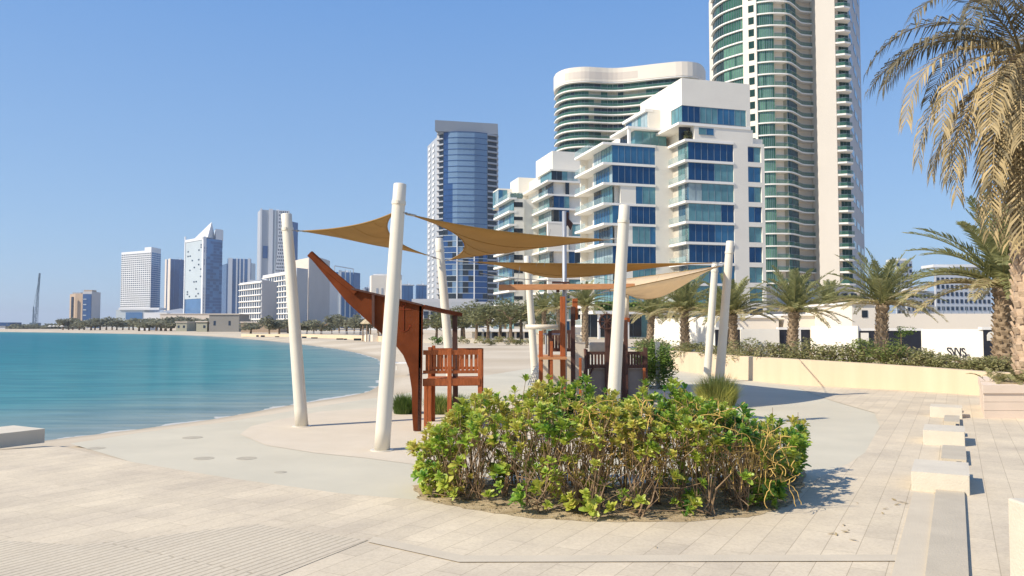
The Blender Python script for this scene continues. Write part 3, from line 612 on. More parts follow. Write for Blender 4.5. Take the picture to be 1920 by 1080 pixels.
for k, z in enumerate(zs[:-2]):
    mb = MB(); sg = [(c1[0]+.1, c1[1]+2.5), (c1[0]+.1, c1[1]-.1), ((c1[0]+c2[0])/2, c1[1]-.9), (c2[0]-.1, c2[1]-.4), (c2[0]+.3, c2[1]+3)]
    mb.prism(sg, z-.5, z); mb.build('balcony_slab', M['white_slab'], t2)
    mb = MB(); mb.box((c1[0]+.1, c1[1]+1.9, z-pt2), (c1[0]+1.7, c1[1]+3.1, z-.5)); mb.build('wall_panel', M['tower_beige'], t2)
    mb = MB(); gband(mb, (c1[0]+1.7, c1[1]+2.2), (c2[0]+.2, c2[1]+2.2), z-pt2, z-.5, 1.2, [5,5,3], rnd); mb.build('window', [M['mullion'], M['g_dark'], M['g_green'], M['g_green3'], M['g_pale'], M['g_green3']], t2)
    mb = MB(); mb.beam((c1[0]+.2, c1[1]-.05, z-pt2+1.05), ((c1[0]+c2[0])/2, c1[1]-.8, z-pt2+1.05), .08); mb.beam(((c1[0]+c2[0])/2, c1[1]-.8, z-pt2+1.05), (c2[0]-.1, c2[1]-.35, z-pt2+1.05), .08)
    mb.add([(c1[0]+.2, c1[1]-.05, z-pt2), ((c1[0]+c2[0])/2, c1[1]-.8, z-pt2), ((c1[0]+c2[0])/2, c1[1]-.8, z-pt2+1), (c1[0]+.2, c1[1]-.05, z-pt2+1)], [(0,1,2,3)], 1)
    mb.add([((c1[0]+c2[0])/2, c1[1]-.8, z-pt2), (c2[0]-.1, c2[1]-.35, z-pt2), (c2[0]-.1, c2[1]-.35, z-pt2+1), ((c1[0]+c2[0])/2, c1[1]-.8, z-pt2+1)], [(0,1,2,3)], 1)
    mb.build('balustrade', [M['mullion'], M['rail_green']], t2)
    if k % 2 == 0:
        mb = MB()
        for j in range(3):
            f0 = .1+.3*j; A = Vector((c2[0]+.4, c2[1]+3)); B = Vector((c2[0]+20.5, c2[1]+40)); p = A.lerp(B, f0); q_ = A.lerp(B, f0+.2)
            mb.cut(); mb.add([(p.x+.1,p.y,z-pt2+.6),(q_.x+.1,q_.y,z-pt2+.6),(q_.x+.1,q_.y,z-.8),(p.x+.1,p.y,z-.8)], [(0,1,2,3)])
        mb.build('side_window', M['g_dark'], t2)
# shorter wavy tower behind
t1 = thing('residential_tower', 'lower wavy-fronted tower with thin curved floor slabs and a broad cream crown', 'tower')
pl1 = resample([(*P(1041,141,352),'a',0),(*P(1046,138,345.5),'a',0),(*P(1061,130,340),'b',0),(*P(1083,127,337.5),'b',0),(*P(1104,126.4,337),'c',0),(*P(1140,126.4,338.5),'c',0),(*P(1168,126.4,338),'c',0),(*P(1210,123,334.7),'b',0),(*P(1244,119,332),'b',0),(*P(1278,116,330),'a',0),(*P(1304,117,331.5),'a',0),(*P(1315,121,336),'a',0),(*P(1320,128,343),'a',1)], 3)
ztop = W(1278, 116, 330).z; zc = ztop-6.0; pt1 = 3.5
zs1 = [zc-pt1*k for k in range(0, 30) if zc-pt1*k > 1]+[0.0]
wavy_tower(t1, pl1, zs1, [M['tower_white'], M['mullion'], M['g_green'], M['g_green2'], M['g_green3'], M['g_dark'], M['recess'], M['white_slab']], random.Random(4),
  {'a':(1.0,[1,3,3]), 'b':(1.2,[1,1,3,4]), 'c':(1.4,[3,1,4,4,5])}, slab_out=.55, slab_h=.5, rails=('a','b','c'), back=30)
mb = MB(); o_ = offset(pl1, .7); mb.prism([tuple(p) for p in o_]+[(o_[-1].x+1, o_[-1].y+26), (o_[0].x+3, o_[0].y+26)], zc, ztop); mb.build('crown', M['tower_white'], t1)
mb = MB(); o_ = offset(pl1, .75); idx = [i for i, (p, t_) in enumerate(pl1) if 5 < i < 21]
mb.prism([tuple(o_[i]) for i in idx]+[tuple(offset(pl1,.2)[i]) for i in idx[::-1]], zc+1.0, ztop-2.0); mb.build('crown_panel', M['tower_beige'], t1)

# ================================================================== BLUE GLASS TOWER
tb = thing('glass_tower', 'blue glass tower with curved front, balcony edges and grey slab top', 'tower')
zt_ = W(820, 228, 500).z; zg = W(870, 246, 497).z
def bp(px, d): return P(px, 300, d)
A0, A1, A2, A3, A4, A5, A6 = bp(801.5,530), bp(819,504), bp(832,501), bp(858,500), bp(890,501), bp(914,504), bp(932,508)
zl = W(803, 268, 520).z
mb = MB(); mb.prism([A1, A2, A3, A4, A5, A6, (A6[0]+.2, A6[1]+30), (A1[0]+6, A1[1]+34)], 0, zg); mb.build('core_wall', M['grey_wall'], tb)
mb = MB(); mb.prism([A0, A1, (A1[0]+6, A1[1]+10), (A0[0]+8, A0[1]+14)], 0, zl); mb.build('side_wall', M['far_grey'], tb)
mb = MB(); mb.prism([(A1[0]-.5,A3[1]-4.0), (A6[0]+.5,A6[1]-2.6), (A6[0]+.2,A6[1]+30), (A1[0]+6,A1[1]+34)], zg, zt_); mb.build('crown', M['crown_grey'], tb)
nf = 31; rb_ = random.Random(8)
for k in range(nf):
    z1 = zg-(zg-12)*k/nf; z0 = zg-(zg-12)*(k+1)/nf
    mb = MB(); pts = [A2, A3, A4, A5]; sm = []
    for i in range(3):
        for j in range(3): sm.append(Vector(pts[i]).lerp(Vector(pts[i+1]), j/3))
    sm.append(Vector(A5)); sm = [Vector((p.x, p.y-1.5-1.2*math.sin(math.pi*i/(len(sm)-1)))) for i, p in enumerate(sm)]
    for i in range(len(sm)-1):
        mi = 1 if (2 <= i) and k < 17 else 0  # paler panes paint the reflection patches on the upper front
        if k >= 17: mi = 1 if 2 <= i < 4 and rb_.random() < .5 else (2 if rb_.random() < .35 else 0)
        elif i == 1 and k < 9: mi = 1
        mb.add([(sm[i].x,sm[i].y,z0),(sm[i+1].x,sm[i+1].y,z0),(sm[i+1].x,sm[i+1].y,z1-.35),(sm[i].x,sm[i].y,z1-.35)], [(0,1,2,3)], mi)
    mb.build('glass_band', [M['far_blue2'], M['g_towerlight'], M['g_dark']], tb)
    mb = MB(); mb.prism([(p.x, p.y-.25) for p in sm]+[(p.x, p.y+1) for p in sm[::-1]], z1-.35, z1); mb.build('floor_slab', M['far_light'] if k >= 17 else M['far_blue2'], tb)
    mb = MB(); mb.prism([A1, (A1[0]+.2,A1[1]-1.8), (A2[0]-.2,A2[1]-1.8), A2], z1-.7, z1); mb.build('balcony_slab', M['far_grey'], tb)
    mb = MB(); mb.prism([A5, (A5[0]+.2,A5[1]-1.8), (A6[0]+.9,A6[1]-1.4), (A6[0]+.6,A6[1]+4)], z1-1.2, z1-.2); mb.build('balcony_slab', M['far_grey'], tb)
    mb = MB(); a_, b_ = Vector(A1), Vector(A2); mb.add([(a_.x+.4,a_.y-.12,z0),(b_.x-.3,b_.y-.12,z0),(b_.x-.3,b_.y-.12,z1-.9),(a_.x+.4,a_.y-.12,z1-.9)], [(0,1,2,3)])
    a_, b_ = Vector(A5), Vector(A6); mb.cut(); mb.add([(a_.x+.2,a_.y-.15,z0),(b_.x-.2,b_.y-.15,z0),(b_.x-.2,b_.y-.15,z1-1.2),(a_.x+.2,a_.y-.15,z1-1.2)], [(0,1,2,3)])
    if z1 < zl:
        a_, b_ = Vector(A0), Vector(A1)
        for f in (.15, .58):
            p, q = a_.lerp(b_, f), a_.lerp(b_, f+.2); mb.cut(); mb.add([(p.x-.3,p.y-.25,z0+.8),(q.x-.3,q.y-.25,z0+.8),(q.x-.3,q.y-.25,z1-.9),(p.x-.3,p.y-.25,z1-.9)], [(0,1,2,3)], 1)
    mb.build('window', [M['g_dark'], M['far_white']], tb)
for i in (3, 6):
    p = sm[i]; mb = MB(); mb.box((p.x-.35, p.y-.6, 12), (p.x+.35, p.y, zg-17*(zg-12)/nf)); mb.build('fin', M['far_white'], tb)
# podium
pd_ = thing('podium_building', 'long low grey podium building at the foot of the blue glass tower', 'building')
a_ = W(690, 592, 420); b_ = W(925, 592, 420)
zp0, zp1 = W(800, 582, 420).z, W(800, 566, 420).z
mb = MB(); mb.box((a_.x, 420, 0), (b_.x, 450, zp1-3.5)); mb.build('wall', M['far_white'], pd_)
mb = MB(); mb.box((W(760,590,420).x, 418, zp1-3.4), (b_.x+2, 452, zp1)); mb.build('roof', M['far_grey'], pd_)
mb = MB(); mb.box((W(770,590,420).x, 424, zp1), (b_.x-10, 445, zp1+1.7)); mb.build('upper_wall', M['grey_wall'], pd_)
for i in range(16):
    x = a_.x+4+i*(b_.x-a_.x-8)/16; mb = MB(); mb.box((x, 419.8, 1.5), (x+2.6, 420, zp1-5)); mb.build('window', M['far_win'], pd_)

# ================================================================== FAR SKYLINE
def facade(A, B, z0, z1, nf, nc, fw, fh, root, mats, out=.25, skip=None, rn=None, name='window_row'):
    A, B = Vector((A[0],A[1])), Vector((B[0],B[1])); d = (B-A); t = d.normalized(); nr = Vector((t.y,-t.x))*out
    for f in range(nf):
        zz0 = z0+(z1-z0)*f/nf; hh = (z1-z0)/nf; mb = MB()
        for c in range(nc):
            if skip and skip(f, c, rn): continue
            p = A+d*((c+(1-fw)/2)/nc)+nr; q = A+d*((c+(1+fw)/2)/nc)+nr
            mb.add([(p.x,p.y,zz0+hh*(1-fh)/2),(q.x,q.y,zz0+hh*(1-fh)/2),(q.x,q.y,zz0+hh*(1+fh)/2),(p.x,p.y,zz0+hh*(1+fh)/2)], [(0,1,2,3)], 0)
        if mb.v: mb.build(name, mats, root)
def block(root, L, C, Rr, z0, z1, m, name='wall'):
    """plan parallelogram from left, near corner and right points"""
    D = (L[0]+Rr[0]-C[0], L[1]+Rr[1]-C[1]); mb = MB(); mb.prism([L, C, Rr, D], z0, z1); return mb.build(name, m, root)
def stripes(A, B, z0, z1, fr, root, m, name='fin', out=.8):
    A, B = Vector(A), Vector(B); t = (B-A).normalized(); nr = Vector((t.y,-t.x))*out
    for f0, f1 in fr:
        p, q = A.lerp(B, f0), A.lerp(B, f1); mb = MB(); mb.prism([tuple(p-nr*.1), tuple(q-nr*.1), tuple(q+nr), tuple(p+nr)], z0, z1); mb.build(name, m, root)
def PP(px, d, py=560): return P(px, py, d)
rf = random.Random(21)
# brown building
o = thing('office_building', 'low brown and navy office building standing alone beyond the bay', 'building')
L_, C_, R_ = PP(131,930), PP(141,905), PP(172,900); z1 = W(150,547,905).z
block(o, L_, C_, R_, 0, z1-2, M['brownstone']); 
L2, C2, R2 = PP(155,899), PP(172,897), PP(188.5,925); block(o, (L2[0],L2[1]), C2, R2, 0, z1, M['grey_wall'], 'wing')
mb = MB(); a_, b_ = PP(156,896.5), PP(171,896); mb.box((a_[0], 895.5, 4), (b_[0], 897, z1-3)); mb.build('window', M['far_blue2'], o)
for k in range(5): mb = MB(); mb.box((a_[0]+1, 895.0, 8+k*6), (b_[0]-5, 895.5, 9+k*6)); mb.build('louvre', M['far_light'], o)
mb = MB(); mb.box((PP(134,900)[0], 899.5, 3), (PP(137,900)[0], 902, z1-6)); mb.build('window', M['far_win'], o)
mb = MB(); mb.box((PP(157,905)[0], 905, z1), (PP(172,905)[0], 915, z1+2.0)); mb.build('roof_plant', M['brownstone'], o)
# white grid tower
o = thing('residential_tower', 'slender white far tower with a dense grid of windows and a blue glass flank', 'tower')
L_, C_, R_ = PP(226,1240,550), PP(282,1200,550), PP(300,1230,550); z1 = W(260,470,1210).z; zb0 = W(260,580,1210).z
block(o, L_, C_, R_, 0, z1, M['far_white']); facade(L_, C_, zb0, z1-3, 27, 15, .66, .5, o, M['far_win'])
facade(C_, R_, zb0, z1-3, 27, 4, .96, .8, o, M['far_blue'], out=.35)
mb = MB(); mb.prism([Vector(L_).lerp(Vector(C_), .78)[:], C_, R_, Vector(L_).lerp(Vector(R_), .8)[:]], z1, W(270,463,1200).z); mb.build('roof_box', M['far_white'], o)
o = thing('podium_building', 'pale low podium with a white hall below the white grid tower', 'building')
mb = MB(); mb.box((PP(218,1150)[0], 1150, 0), (PP(270,1150)[0], 1185, W(240,581,1150).z)); mb.build('wall', M['far_light'], o)
mb = MB(); mb.box((PP(224,1150)[0], 1148, W(240,581,1150).z), (PP(300,1150)[0], 1170, W(240,577,1150).z)); mb.build('roof', M['far_white'], o)
mb = MB(); mb.box((PP(270,1120)[0], 1120, 0), (PP(313,1120)[0], 1160, W(240,586,1120).z)); mb.build('hall', M['far_white'], o)
mb = MB(); mb.box((PP(237,1150)[0], 1149, 12), (PP(268,1150)[0], 1150, 22)); mb.build('window', M['far_blue'], o)
mb = MB(); mb.add([(PP(285,1120)[0],1125,W(240,586,1120).z),(PP(350,1120)[0],1125,W(240,590,1120).z),(PP(350,1120)[0],1160,W(240,585,1120).z),(PP(318,1120)[0],1160,W(300,577,1120).z)], [(0,1,2,3)]); mb.build('sloping_roof', M['far_grey'], o)
# dark blue tower with beige edge
o = thing('office_tower', 'plain dark blue far tower with a beige stone edge', 'tower')
z1 = W(330,486,1350).z; L_, C_, R_ = PP(309,1370), PP(319,1345), PP(352,1370)
block(o, L_, C_, R_, 0, z1, M['far_blue2']); stripes(L_, C_, 0, z1+1, [(0,.3),(.55,1)], o, M['tower_beige'], 'stone_edge'); stripes(C_, R_, 0, z1-2, [(.18,.2),(.5,.52),(.72,.74)], o, M['far_blue'], 'fin', .5)
# pyramid tower
o = thing('office_tower', 'far tower with a pale curtain wall, deep blue flank and white pyramid spire', 'tower')
z1 = W(350,438,1100).z; L_, C_, R_ = PP(347,1140,520), PP(382,1095,520), PP(416,1125,520)
z2 = W(384,446,1095).z
D_ = (L_[0]+R_[0]-C_[0], L_[1]+R_[1]-C_[1])
block(o, L_, C_, R_, 0, z2, M['far_blue']);
Lc, Cc = Vector(L_), Vector(C_); t_ = (Cc-Lc).normalized(); nr = Vector((t_.y,-t_.x))
mb = MB(); mb.prism([tuple(Lc+nr*.6), tuple(Cc+nr*.6-t_*4.5), tuple(Cc-t_*4.5), tuple(Lc)], W(350,560,1110).z, z2-2); mb.build('pale_curtain_wall', M['far_light'], o)
mb = MB(); mb.prism([tuple(Cc+nr*1.4-t_*4.5), tuple(Cc+nr*1.4), tuple(Cc+Vector((2,2))), tuple(Cc-t_*4.5)], 0, z2+2); mb.build('corner_pier', M['far_white'], o)
mb = MB(); mb.prism([tuple(Lc+nr*1.4), tuple(Cc+nr*1.4), tuple(Cc), tuple(Lc)], z2-2.2, z2+1.5); mb.build('cornice', M['far_white'], o)
mb = MB(); mb.prism([tuple(Lc+nr*1.4-t_*1), tuple(Lc+nr*1.4+t_*1.6), tuple(Lc+t_*1.6), tuple(Lc-t_*1)], 0, z1); mb.build('corner_pier', M['far_white'], o)
def sk(f, c, rn): return rn.random() > .12 or c < 1
facade(Lc+nr*.6, Cc+nr*.6-t_*4.5, W(350,562,1110).z, z2-4, 24, 8, .6, .6, o, M['far_win'], out=.3, skip=sk, rn=rf)
facade(C_, R_, 8, z2-3, 26, 6, .98, .82, o, M['far_blue2'], out=.3, skip=lambda f, c, rn: rn.random() < .35, rn=rf)
apx = W(397,416,1110); c0_ = Vector(L_).lerp(Vector(C_), .45); bs = [Vector((c0_.x, c0_.y, z2+1)), Vector((C_[0]+4, C_[1]+1, z2+1)), Vector((R_[0]-10, R_[1], z2+1)), Vector((D_[0], D_[1]-5, z2+1))]
mb = MB(); mb.add([*bs, apx], [(0,1,4),(1,2,4),(2,3,4),(3,0,4),(3,2,1,0)]); mb.build('pyramid_spire', M['far_white'], o)
mb = MB(); mb.prism([tuple(Vector(C_).lerp(Vector(R_), .62)), R_, (R_[0]-4, R_[1]+14), (R_[0]-16, R_[1]+12)], z2, W(410,430,1120).z); mb.build('roof_box', M['far_white'], o)
# blue striped tower
o = thing('office_tower', 'wide far tower of blue glass with vertical white stripes', 'tower')
z1 = W(440,485,1300).z; L_, C_, R_ = PP(415,1330), PP(424,1300), PP(468,1310)
block(o, L_, C_, R_, 0, z1-8, M['far_blue2']); block(o, PP(425,1302), PP(426,1299), PP(470,1309), 0, z1, M['far_blue'], 'upper_wall')
stripes(PP(426,1299), PP(470,1309), 0, z1+1, [(.02,.2),(.36,.42),(.5,.55),(.66,.71),(.85,.97)], o, M['far_white'], 'fin', 1.6)
block(o, PP(468,1312), PP(469,1311), PP(478,1330), 0, z1-6, M['far_light'], 'wing')
# tall white and blue tower with perforated screen
o = thing('office_tower', 'tallest far tower at left with white piers, curved perforated screen and navy flank', 'tower')
d0 = 1050; z1 = W(500,393,d0).z
L_, C_, R_ = PP(482,d0+25,480), PP(487,d0,480), PP(541,d0+12,480)
block(o, L_, C_, R_, 0, z1, M['far_grey'])
stripes(C_, R_, 0, z1+1.5, [(.0,.06),(.30,.44)], o, M['far_white'], 'pier', 1.2)
stripes(C_, R_, W(490,484,d0).z, W(490,461,d0).z, [(.1,.27)], o, M['far_blue2'], 'window', .9)
stripes(C_, R_, 0, z1-1, [(.5,.54)], o, M['far_light'], 'pier', 1.0)
Cv, Rv = Vector(C_), Vector(R_)
mb = MB(); tt_ = (Rv-Cv).normalized(); nn_ = Vector((tt_.y,-tt_.x))
def edge(f): return .62-.24*max(0, min(1, (1-f-.30)/.55))**1.2 if f > .1 else .40
K_ = 24
for i in range(K_):
    za_, zb2 = z1*i/K_, z1*(i+1)/K_; e0, e1 = edge(i/K_), edge((i+1)/K_)
    p, q = Cv.lerp(Rv, e0)+nn_*1.6, Rv+nn_*1.6; p2, q2 = Cv.lerp(Rv, e1)+nn_*1.6, q
    mb.add([(p.x,p.y,za_),(q.x,q.y,za_),(q2.x,q2.y,zb2),(p2.x,p2.y,zb2),(p.x,p.y+3,za_),(q.x,q.y+3,za_),(q2.x,q2.y+3,zb2),(p2.x,p2.y+3,zb2)], [(0,1,2,3),(4,7,6,5),(0,4,5,1),(3,2,6,7),(0,3,7,4),(1,5,6,2)], 0)
mb.build('perforated_screen', M['far_white'], o)
for i in range(34):
    zz0 = z1*(i+.25)/34; e = edge(i/34); mb = MB(); x = e+.02+(.02 if i % 2 else 0)
    while x < .97:
        p = Cv.lerp(Rv, x)+nn_*1.8; q = Cv.lerp(Rv, x+.035)+nn_*1.8; mb.add([(p.x,p.y,zz0),(q.x,q.y,zz0),(q.x,q.y,zz0+z1/34*.55),(p.x,p.y,zz0+z1/34*.55)], [(0,1,2,3)]); x += .065
    mb.build('window_row', M['far_win'], o)
block(o, PP(541,d0+14,480), PP(542,d0+12,480), PP(558,d0+30,480), 0, W(550,416,d0+20).z, M['far_blue2'], 'wing')
# mid-rise hotels
o = thing('hotel_building', 'lower pale mid-rise with white balcony grid and blank grey end wall', 'building')
d0 = 420; L_, C_, R_ = PP(449,d0+25), PP(490,d0), PP(518,d0+24); zL = W(449,533,d0+25).z; z1 = W(490,526,d0).z
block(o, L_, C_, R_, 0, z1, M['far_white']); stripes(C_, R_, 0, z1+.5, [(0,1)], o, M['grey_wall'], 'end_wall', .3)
facade(L_, C_, 2.5, z1-1, 7, 10, .62, .66, o, M['far_win'], out=.15)
for k in range(8): mb = MB(); zz_ = 2.5+(z1-3.5)*k/7; a_, b_ = Vector(L_), Vector(C_); t_ = (b_-a_).normalized(); n_ = Vector((t_.y,-t_.x)); mb.prism([tuple(a_+n_*.7), tuple(b_+n_*.7), tuple(b_), tuple(a_)], zz_-.15, zz_+.18); mb.build('balcony_slab', M['white_slab'], o)
o = thing('hotel_building', 'larger stepped pale mid-rise behind the leftmost sail pole with grey gable wall', 'building')
d0 = 480; L_, C_, R_ = PP(492,d0+70), PP(578,d0-8), PP(617,d0+40); z1 = W(575,485,d0).z
D1 = Vector(L_).lerp(Vector(C_), .30); D2 = Vector(L_).lerp(Vector(C_), .62)
zA, zB = W(520,515,d0+60).z, W(550,500,d0+30).z
block(o, tuple(D2), C_, R_, 0, z1, M['tower_beige']); 
block(o, L_, tuple(D2), (D2.x+22, D2.y+40), 0, zA, M['far_white'], 'wing')
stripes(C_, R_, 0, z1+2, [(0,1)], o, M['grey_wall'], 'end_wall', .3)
block(o, PP(540,d0-20), PP(556,d0-30), PP(577,d0-20), 0, W(560,502,d0-30).z, M['far_grey'], 'wing')
facade(L_, D2, 3, zA-2, 9, 11, .62, .66, o, M['far_win'], out=.2); facade(Vector(D2).lerp(Vector(C_), .55), C_, 4, z1-14, 12, 2, .6, .55, o, M['g_dark'], out=.3)
for k in range(10): mb = MB(); zz_ = 3+(zA-5)*k/9; a_, b_ = Vector(L_), Vector(D2); t_ = (b_-a_).normalized(); n_ = Vector((t_.y,-t_.x)); mb.prism([tuple(a_+n_*.8), tuple(b_+n_*.8), tuple(b_), tuple(a_)], zz_-.18, zz_+.2); mb.build('balcony_slab', M['white_slab'], o)
# blue tower with white frame
o = thing('office_tower', 'narrow far blue tower with a bright white vertical blade and open roof frame', 'tower')
d0 = 900; z1 = W(640,500,d0).z
block(o, PP(614,d0+30), PP(616,d0+22), PP(634,d0+30), 0, W(620,505,d0).z-14, M['far_blue'], 'wing')
L_, C_, R_ = PP(626,d0+12), PP(630,d0), PP(662,d0+8); block(o, L_, C_, R_, 0, z1-6, M['far_blue']); stripes(C_, R_, 0, z1-4, [(.12,.3),(.5,.56),(.78,.84)], o, M['far_light'], 'fin', 1); stripes(C_, R_, 0, z1-6, [(.2,.26)], o, M['far_white'], 'blade', 1.6)
block(o, PP(662,d0+8), PP(663,d0+6), PP(675,d0+20), 0, W(668,510,d0).z, M['far_blue2'], 'wing')
mb = MB(); a_, b_ = Vector(C_), Vector(R_)
for p, q in (((a_.x-2,a_.y,z1-8),(a_.x-2,a_.y,z1+1)),((b_.x,b_.y,z1-8),(b_.x,b_.y,z1-2)),((a_.x-2,a_.y,z1+1),(b_.x,b_.y,z1-2))): mb.beam(p, q, .9)
mb.build('roof_frame', M['far_grey'], o)
o = thing('office_tower', 'small distant dark tower between the blue towers and the red-brown bow panel', 'tower'); d0 = 1100
block(o, PP(680,d0+12), PP(683,d0), PP(696,d0+10), 0, W(688,540,d0).z, M['far_grey']); stripes(PP(683,d0), PP(696,d0+10), 0, W(688,541,d0).z, [(.3,.5)], o, M['far_win'], 'window', .5)
# cream block behind pole
o = thing('office_building', 'cream far building with vertical slots behind the tall foreground pole', 'building'); d0 = 620
L_, C_, R_ = PP(693,d0+14), PP(696,d0), PP(753,d0+4); z1 = W(720,516,d0).z; block(o, L_, C_, R_, 0, z1, M['tower_white'])
stripes(C_, R_, 10, z1-10, [(.16,.22),(.33,.38),(.52,.58),(.72,.78),(.88,.93)], o, M['far_grey'], 'window', .2); mb = MB(); mb.box((C_[0]+1, d0+2, z1), (R_[0]-1, d0+14, z1+1)); mb.build('parapet', M['far_white'], o)
for i_, (x0, x1, d_) in enumerate(((752,774.5,800),(780,800,820))):
    o = thing('office_building', ('left' if i_ == 0 else 'right')+' one of two flat-topped blue blocks just left of the blue glass tower', 'building')
    z1 = W(760,535,d_).z; block(o, PP(x0-2,d_+14), PP(x0,d_), PP(x1,d_+5), 0, z1, M['far_blue']); stripes(PP(x0,d_), PP(x1,d_+5), 0, z1-1, [(.3,.32),(.62,.64)], o, M['far_blue2'], 'fin', .4); mb = MB(); mb.box((PP(x0,d_)[0], d_+1, z1), (PP(x1,d_)[0], d_+10, z1+.8)); mb.build('parapet', M['far_grey'], o)
# right hand far blocks
for (x0, x1, yt, d_, lab, nc) in ((1755,1858,500,330,'broad white grid-windowed block behind the palms at right',12),(1682,1712,488,420,'narrow white tower with open balconies behind the biggest standing palm',4),(1700,1752,545,360,'lower white stepped block left of the broad grid-windowed block',7)):
    o = thing('apartment_building', lab, 'building'); z1 = W((x0+x1)/2, yt, d_).z
    block(o, PP(x0-3,d_+16), PP(x0,d_), PP(x1,d_+6), 0, z1, M['far_white']); facade(PP(x0,d_), PP(x1,d_+6), 2, z1-.8, max(4,int(z1/3.3)), nc, .58, .55, o, M['far_win'], out=.12)
    mb = MB(); mb.box((PP(x0,d_)[0]+.3, d_+2, z1), (PP(x1,d_)[0]-2, d_+12, z1+1.1)); mb.build('parapet', M['far_white'], o)
for ob in [q for q in bpy.data.objects if q.get('category') in ('tower','building') and q.type == 'EMPTY' and q.name.startswith(('office','hotel','residential_tower.001'))]:
    ws = [c for c in ob.children if c.name.startswith(('wall','upper_wall'))]
    if not ws: continue
    c = ws[-1]; vs_ = [v.co for v in c.data.vertices]; zt9 = max(v.z for v in vs_); tp = [v for v in vs_ if v.z > zt9-.01]; mx = sum((v for v in tp), Vector((0,0,0)))/len(tp)
    r9 = min(6, (max(v.x for v in tp)-min(v.x for v in tp))*.18)
    mb = MB(); mb.box((mx.x-r9*1.4, mx.y-2, zt9), (mx.x+r9*.2, mx.y+3, zt9+1.6)); mb.build('roof_plant', M['far_grey'], ob); mb = MB(); mb.box((mx.x+r9*.7, mx.y-1, zt9), (mx.x+r9*1.3, mx.y+2, zt9+2.4)); mb.build('roof_plant', M['far_white'], ob)
    mb = MB(); mb.beam((mx.x+r9*.4, mx.y, zt9), (mx.x+r9*.4, mx.y, zt9+5), .3); mb.build('roof_mast', M['far_grey'], ob)
# low buildings on the far shore
low = [(392,448,588,606,300,'dull_wall','long low grey hall on the far shore below the striped tower'),(452,522,603,614,262,'brownstone','low brown-roofed beach pavilion in front of the lower hotel'),
       (368,388,602,612,300,'recess','small white beach house on the far shore'),(330,350,603,613,330,'recess','pale beach cabin with flat roof left of the white beach house'),(262,278,604,614,420,'far_white','tiny white beach cabin among dark trees'),
       (300,392,588,603,520,'tower_beige','long beige low building beyond the far beach trees')]
for x0, x1, y0, y1, d_, m_, lab in low:
    o = thing('beach_building', lab, 'building'); a_, b_ = W(x0,y1,d_), W(x1,y1,d_); zt2 = W(x0,y0,d_).z
    mb = MB(); mb.box((a_.x, d_, 0), (b_.x, d_+12, zt2-.35)); mb.build('wall', M[m_], o)
    mb = MB(); mb.box((a_.x-.3, d_-.4, zt2-.35), (b_.x+.3, d_+12.5, zt2)); mb.build('roof', M['tower_beige'], o)
    n_ = max(2, int((b_.x-a_.x)/4))
    for i in range(n_):
        if rf.random() < .25: continue
        xx = a_.x+(b_.x-a_.x)*(i+.3)/n_; mb = MB(); mb.box((xx, d_-.06, zt2*.35), (xx+.8, d_+.2, zt2*.6)); mb.build('window', M['far_win'], o)
# crane
o = thing('crane', 'thin dark blue lattice boom crane standing on the far shore', 'crane'); d_ = 800
def lattice(mb, a, b, w_, n, r):
    a, b = Vector(a), Vector(b)
    for s_ in (-1, 1):
        for q in (-1, 1): mb.beam(a+Vector((s_*w_, q*w_, 0)), b+Vector((s_*w_*.5, q*w_*.5, 0)), r)
    for i in range(n):
        f0, f1 = i/n, (i+1)/n; wa, wb = w_*(1-.5*f0), w_*(1-.5*f1); s_ = 1 if i % 2 else -1
        for q in (-1, 1): mb.beam(a.lerp(b, f0)+Vector((s_*wa, q*wa, 0)), a.lerp(b, f1)+Vector((-s_*wb, q*wb, 0)), r*.7)
cm = mat('crane_paint', (.08,.13,.19), .5, .1, .2)
mb = MB(); lattice(mb, W(66,606,d_), W(74.5,512,d_), .95, 14, .3); mb.build('boom', cm, o)
mb = MB(); lattice(mb, W(62,606,d_), W(63,575,d_), .5, 5, .25); mb.beam(W(63,575,d_), W(74.5,512,d_), .22); mb.beam(W(71,606,d_), W(74.5,513,d_), .2); mb.build('mast', cm, o)
mb = MB(); p = W(66,608,d_); mb.box((p.x-4, d_-3, 0), (p.x+4, d_+3, p.z+1.5)); mb.build('cab', cm, o)
# far left boat shed
o = thing('boat_house', 'dark blue low shed with pale lower wall at the left edge of the far shore', 'building'); d_ = 640
a_, b_ = W(-30,612,d_), W(26,612,d_); mb = MB(); mb.box((W(-30,612,d_).x, d_, 0), (W(10,612,d_).x, d_+20, 2.4)); mb.build('wall', M['far_white'], o)
mb = MB(); mb.prism([(a_.x, d_-1), (b_.x-3, d_-1), (b_.x, d_+10), (a_.x, d_+22)], 2.4, 5.2); mb.build('roof', M['far_blue2'], o)

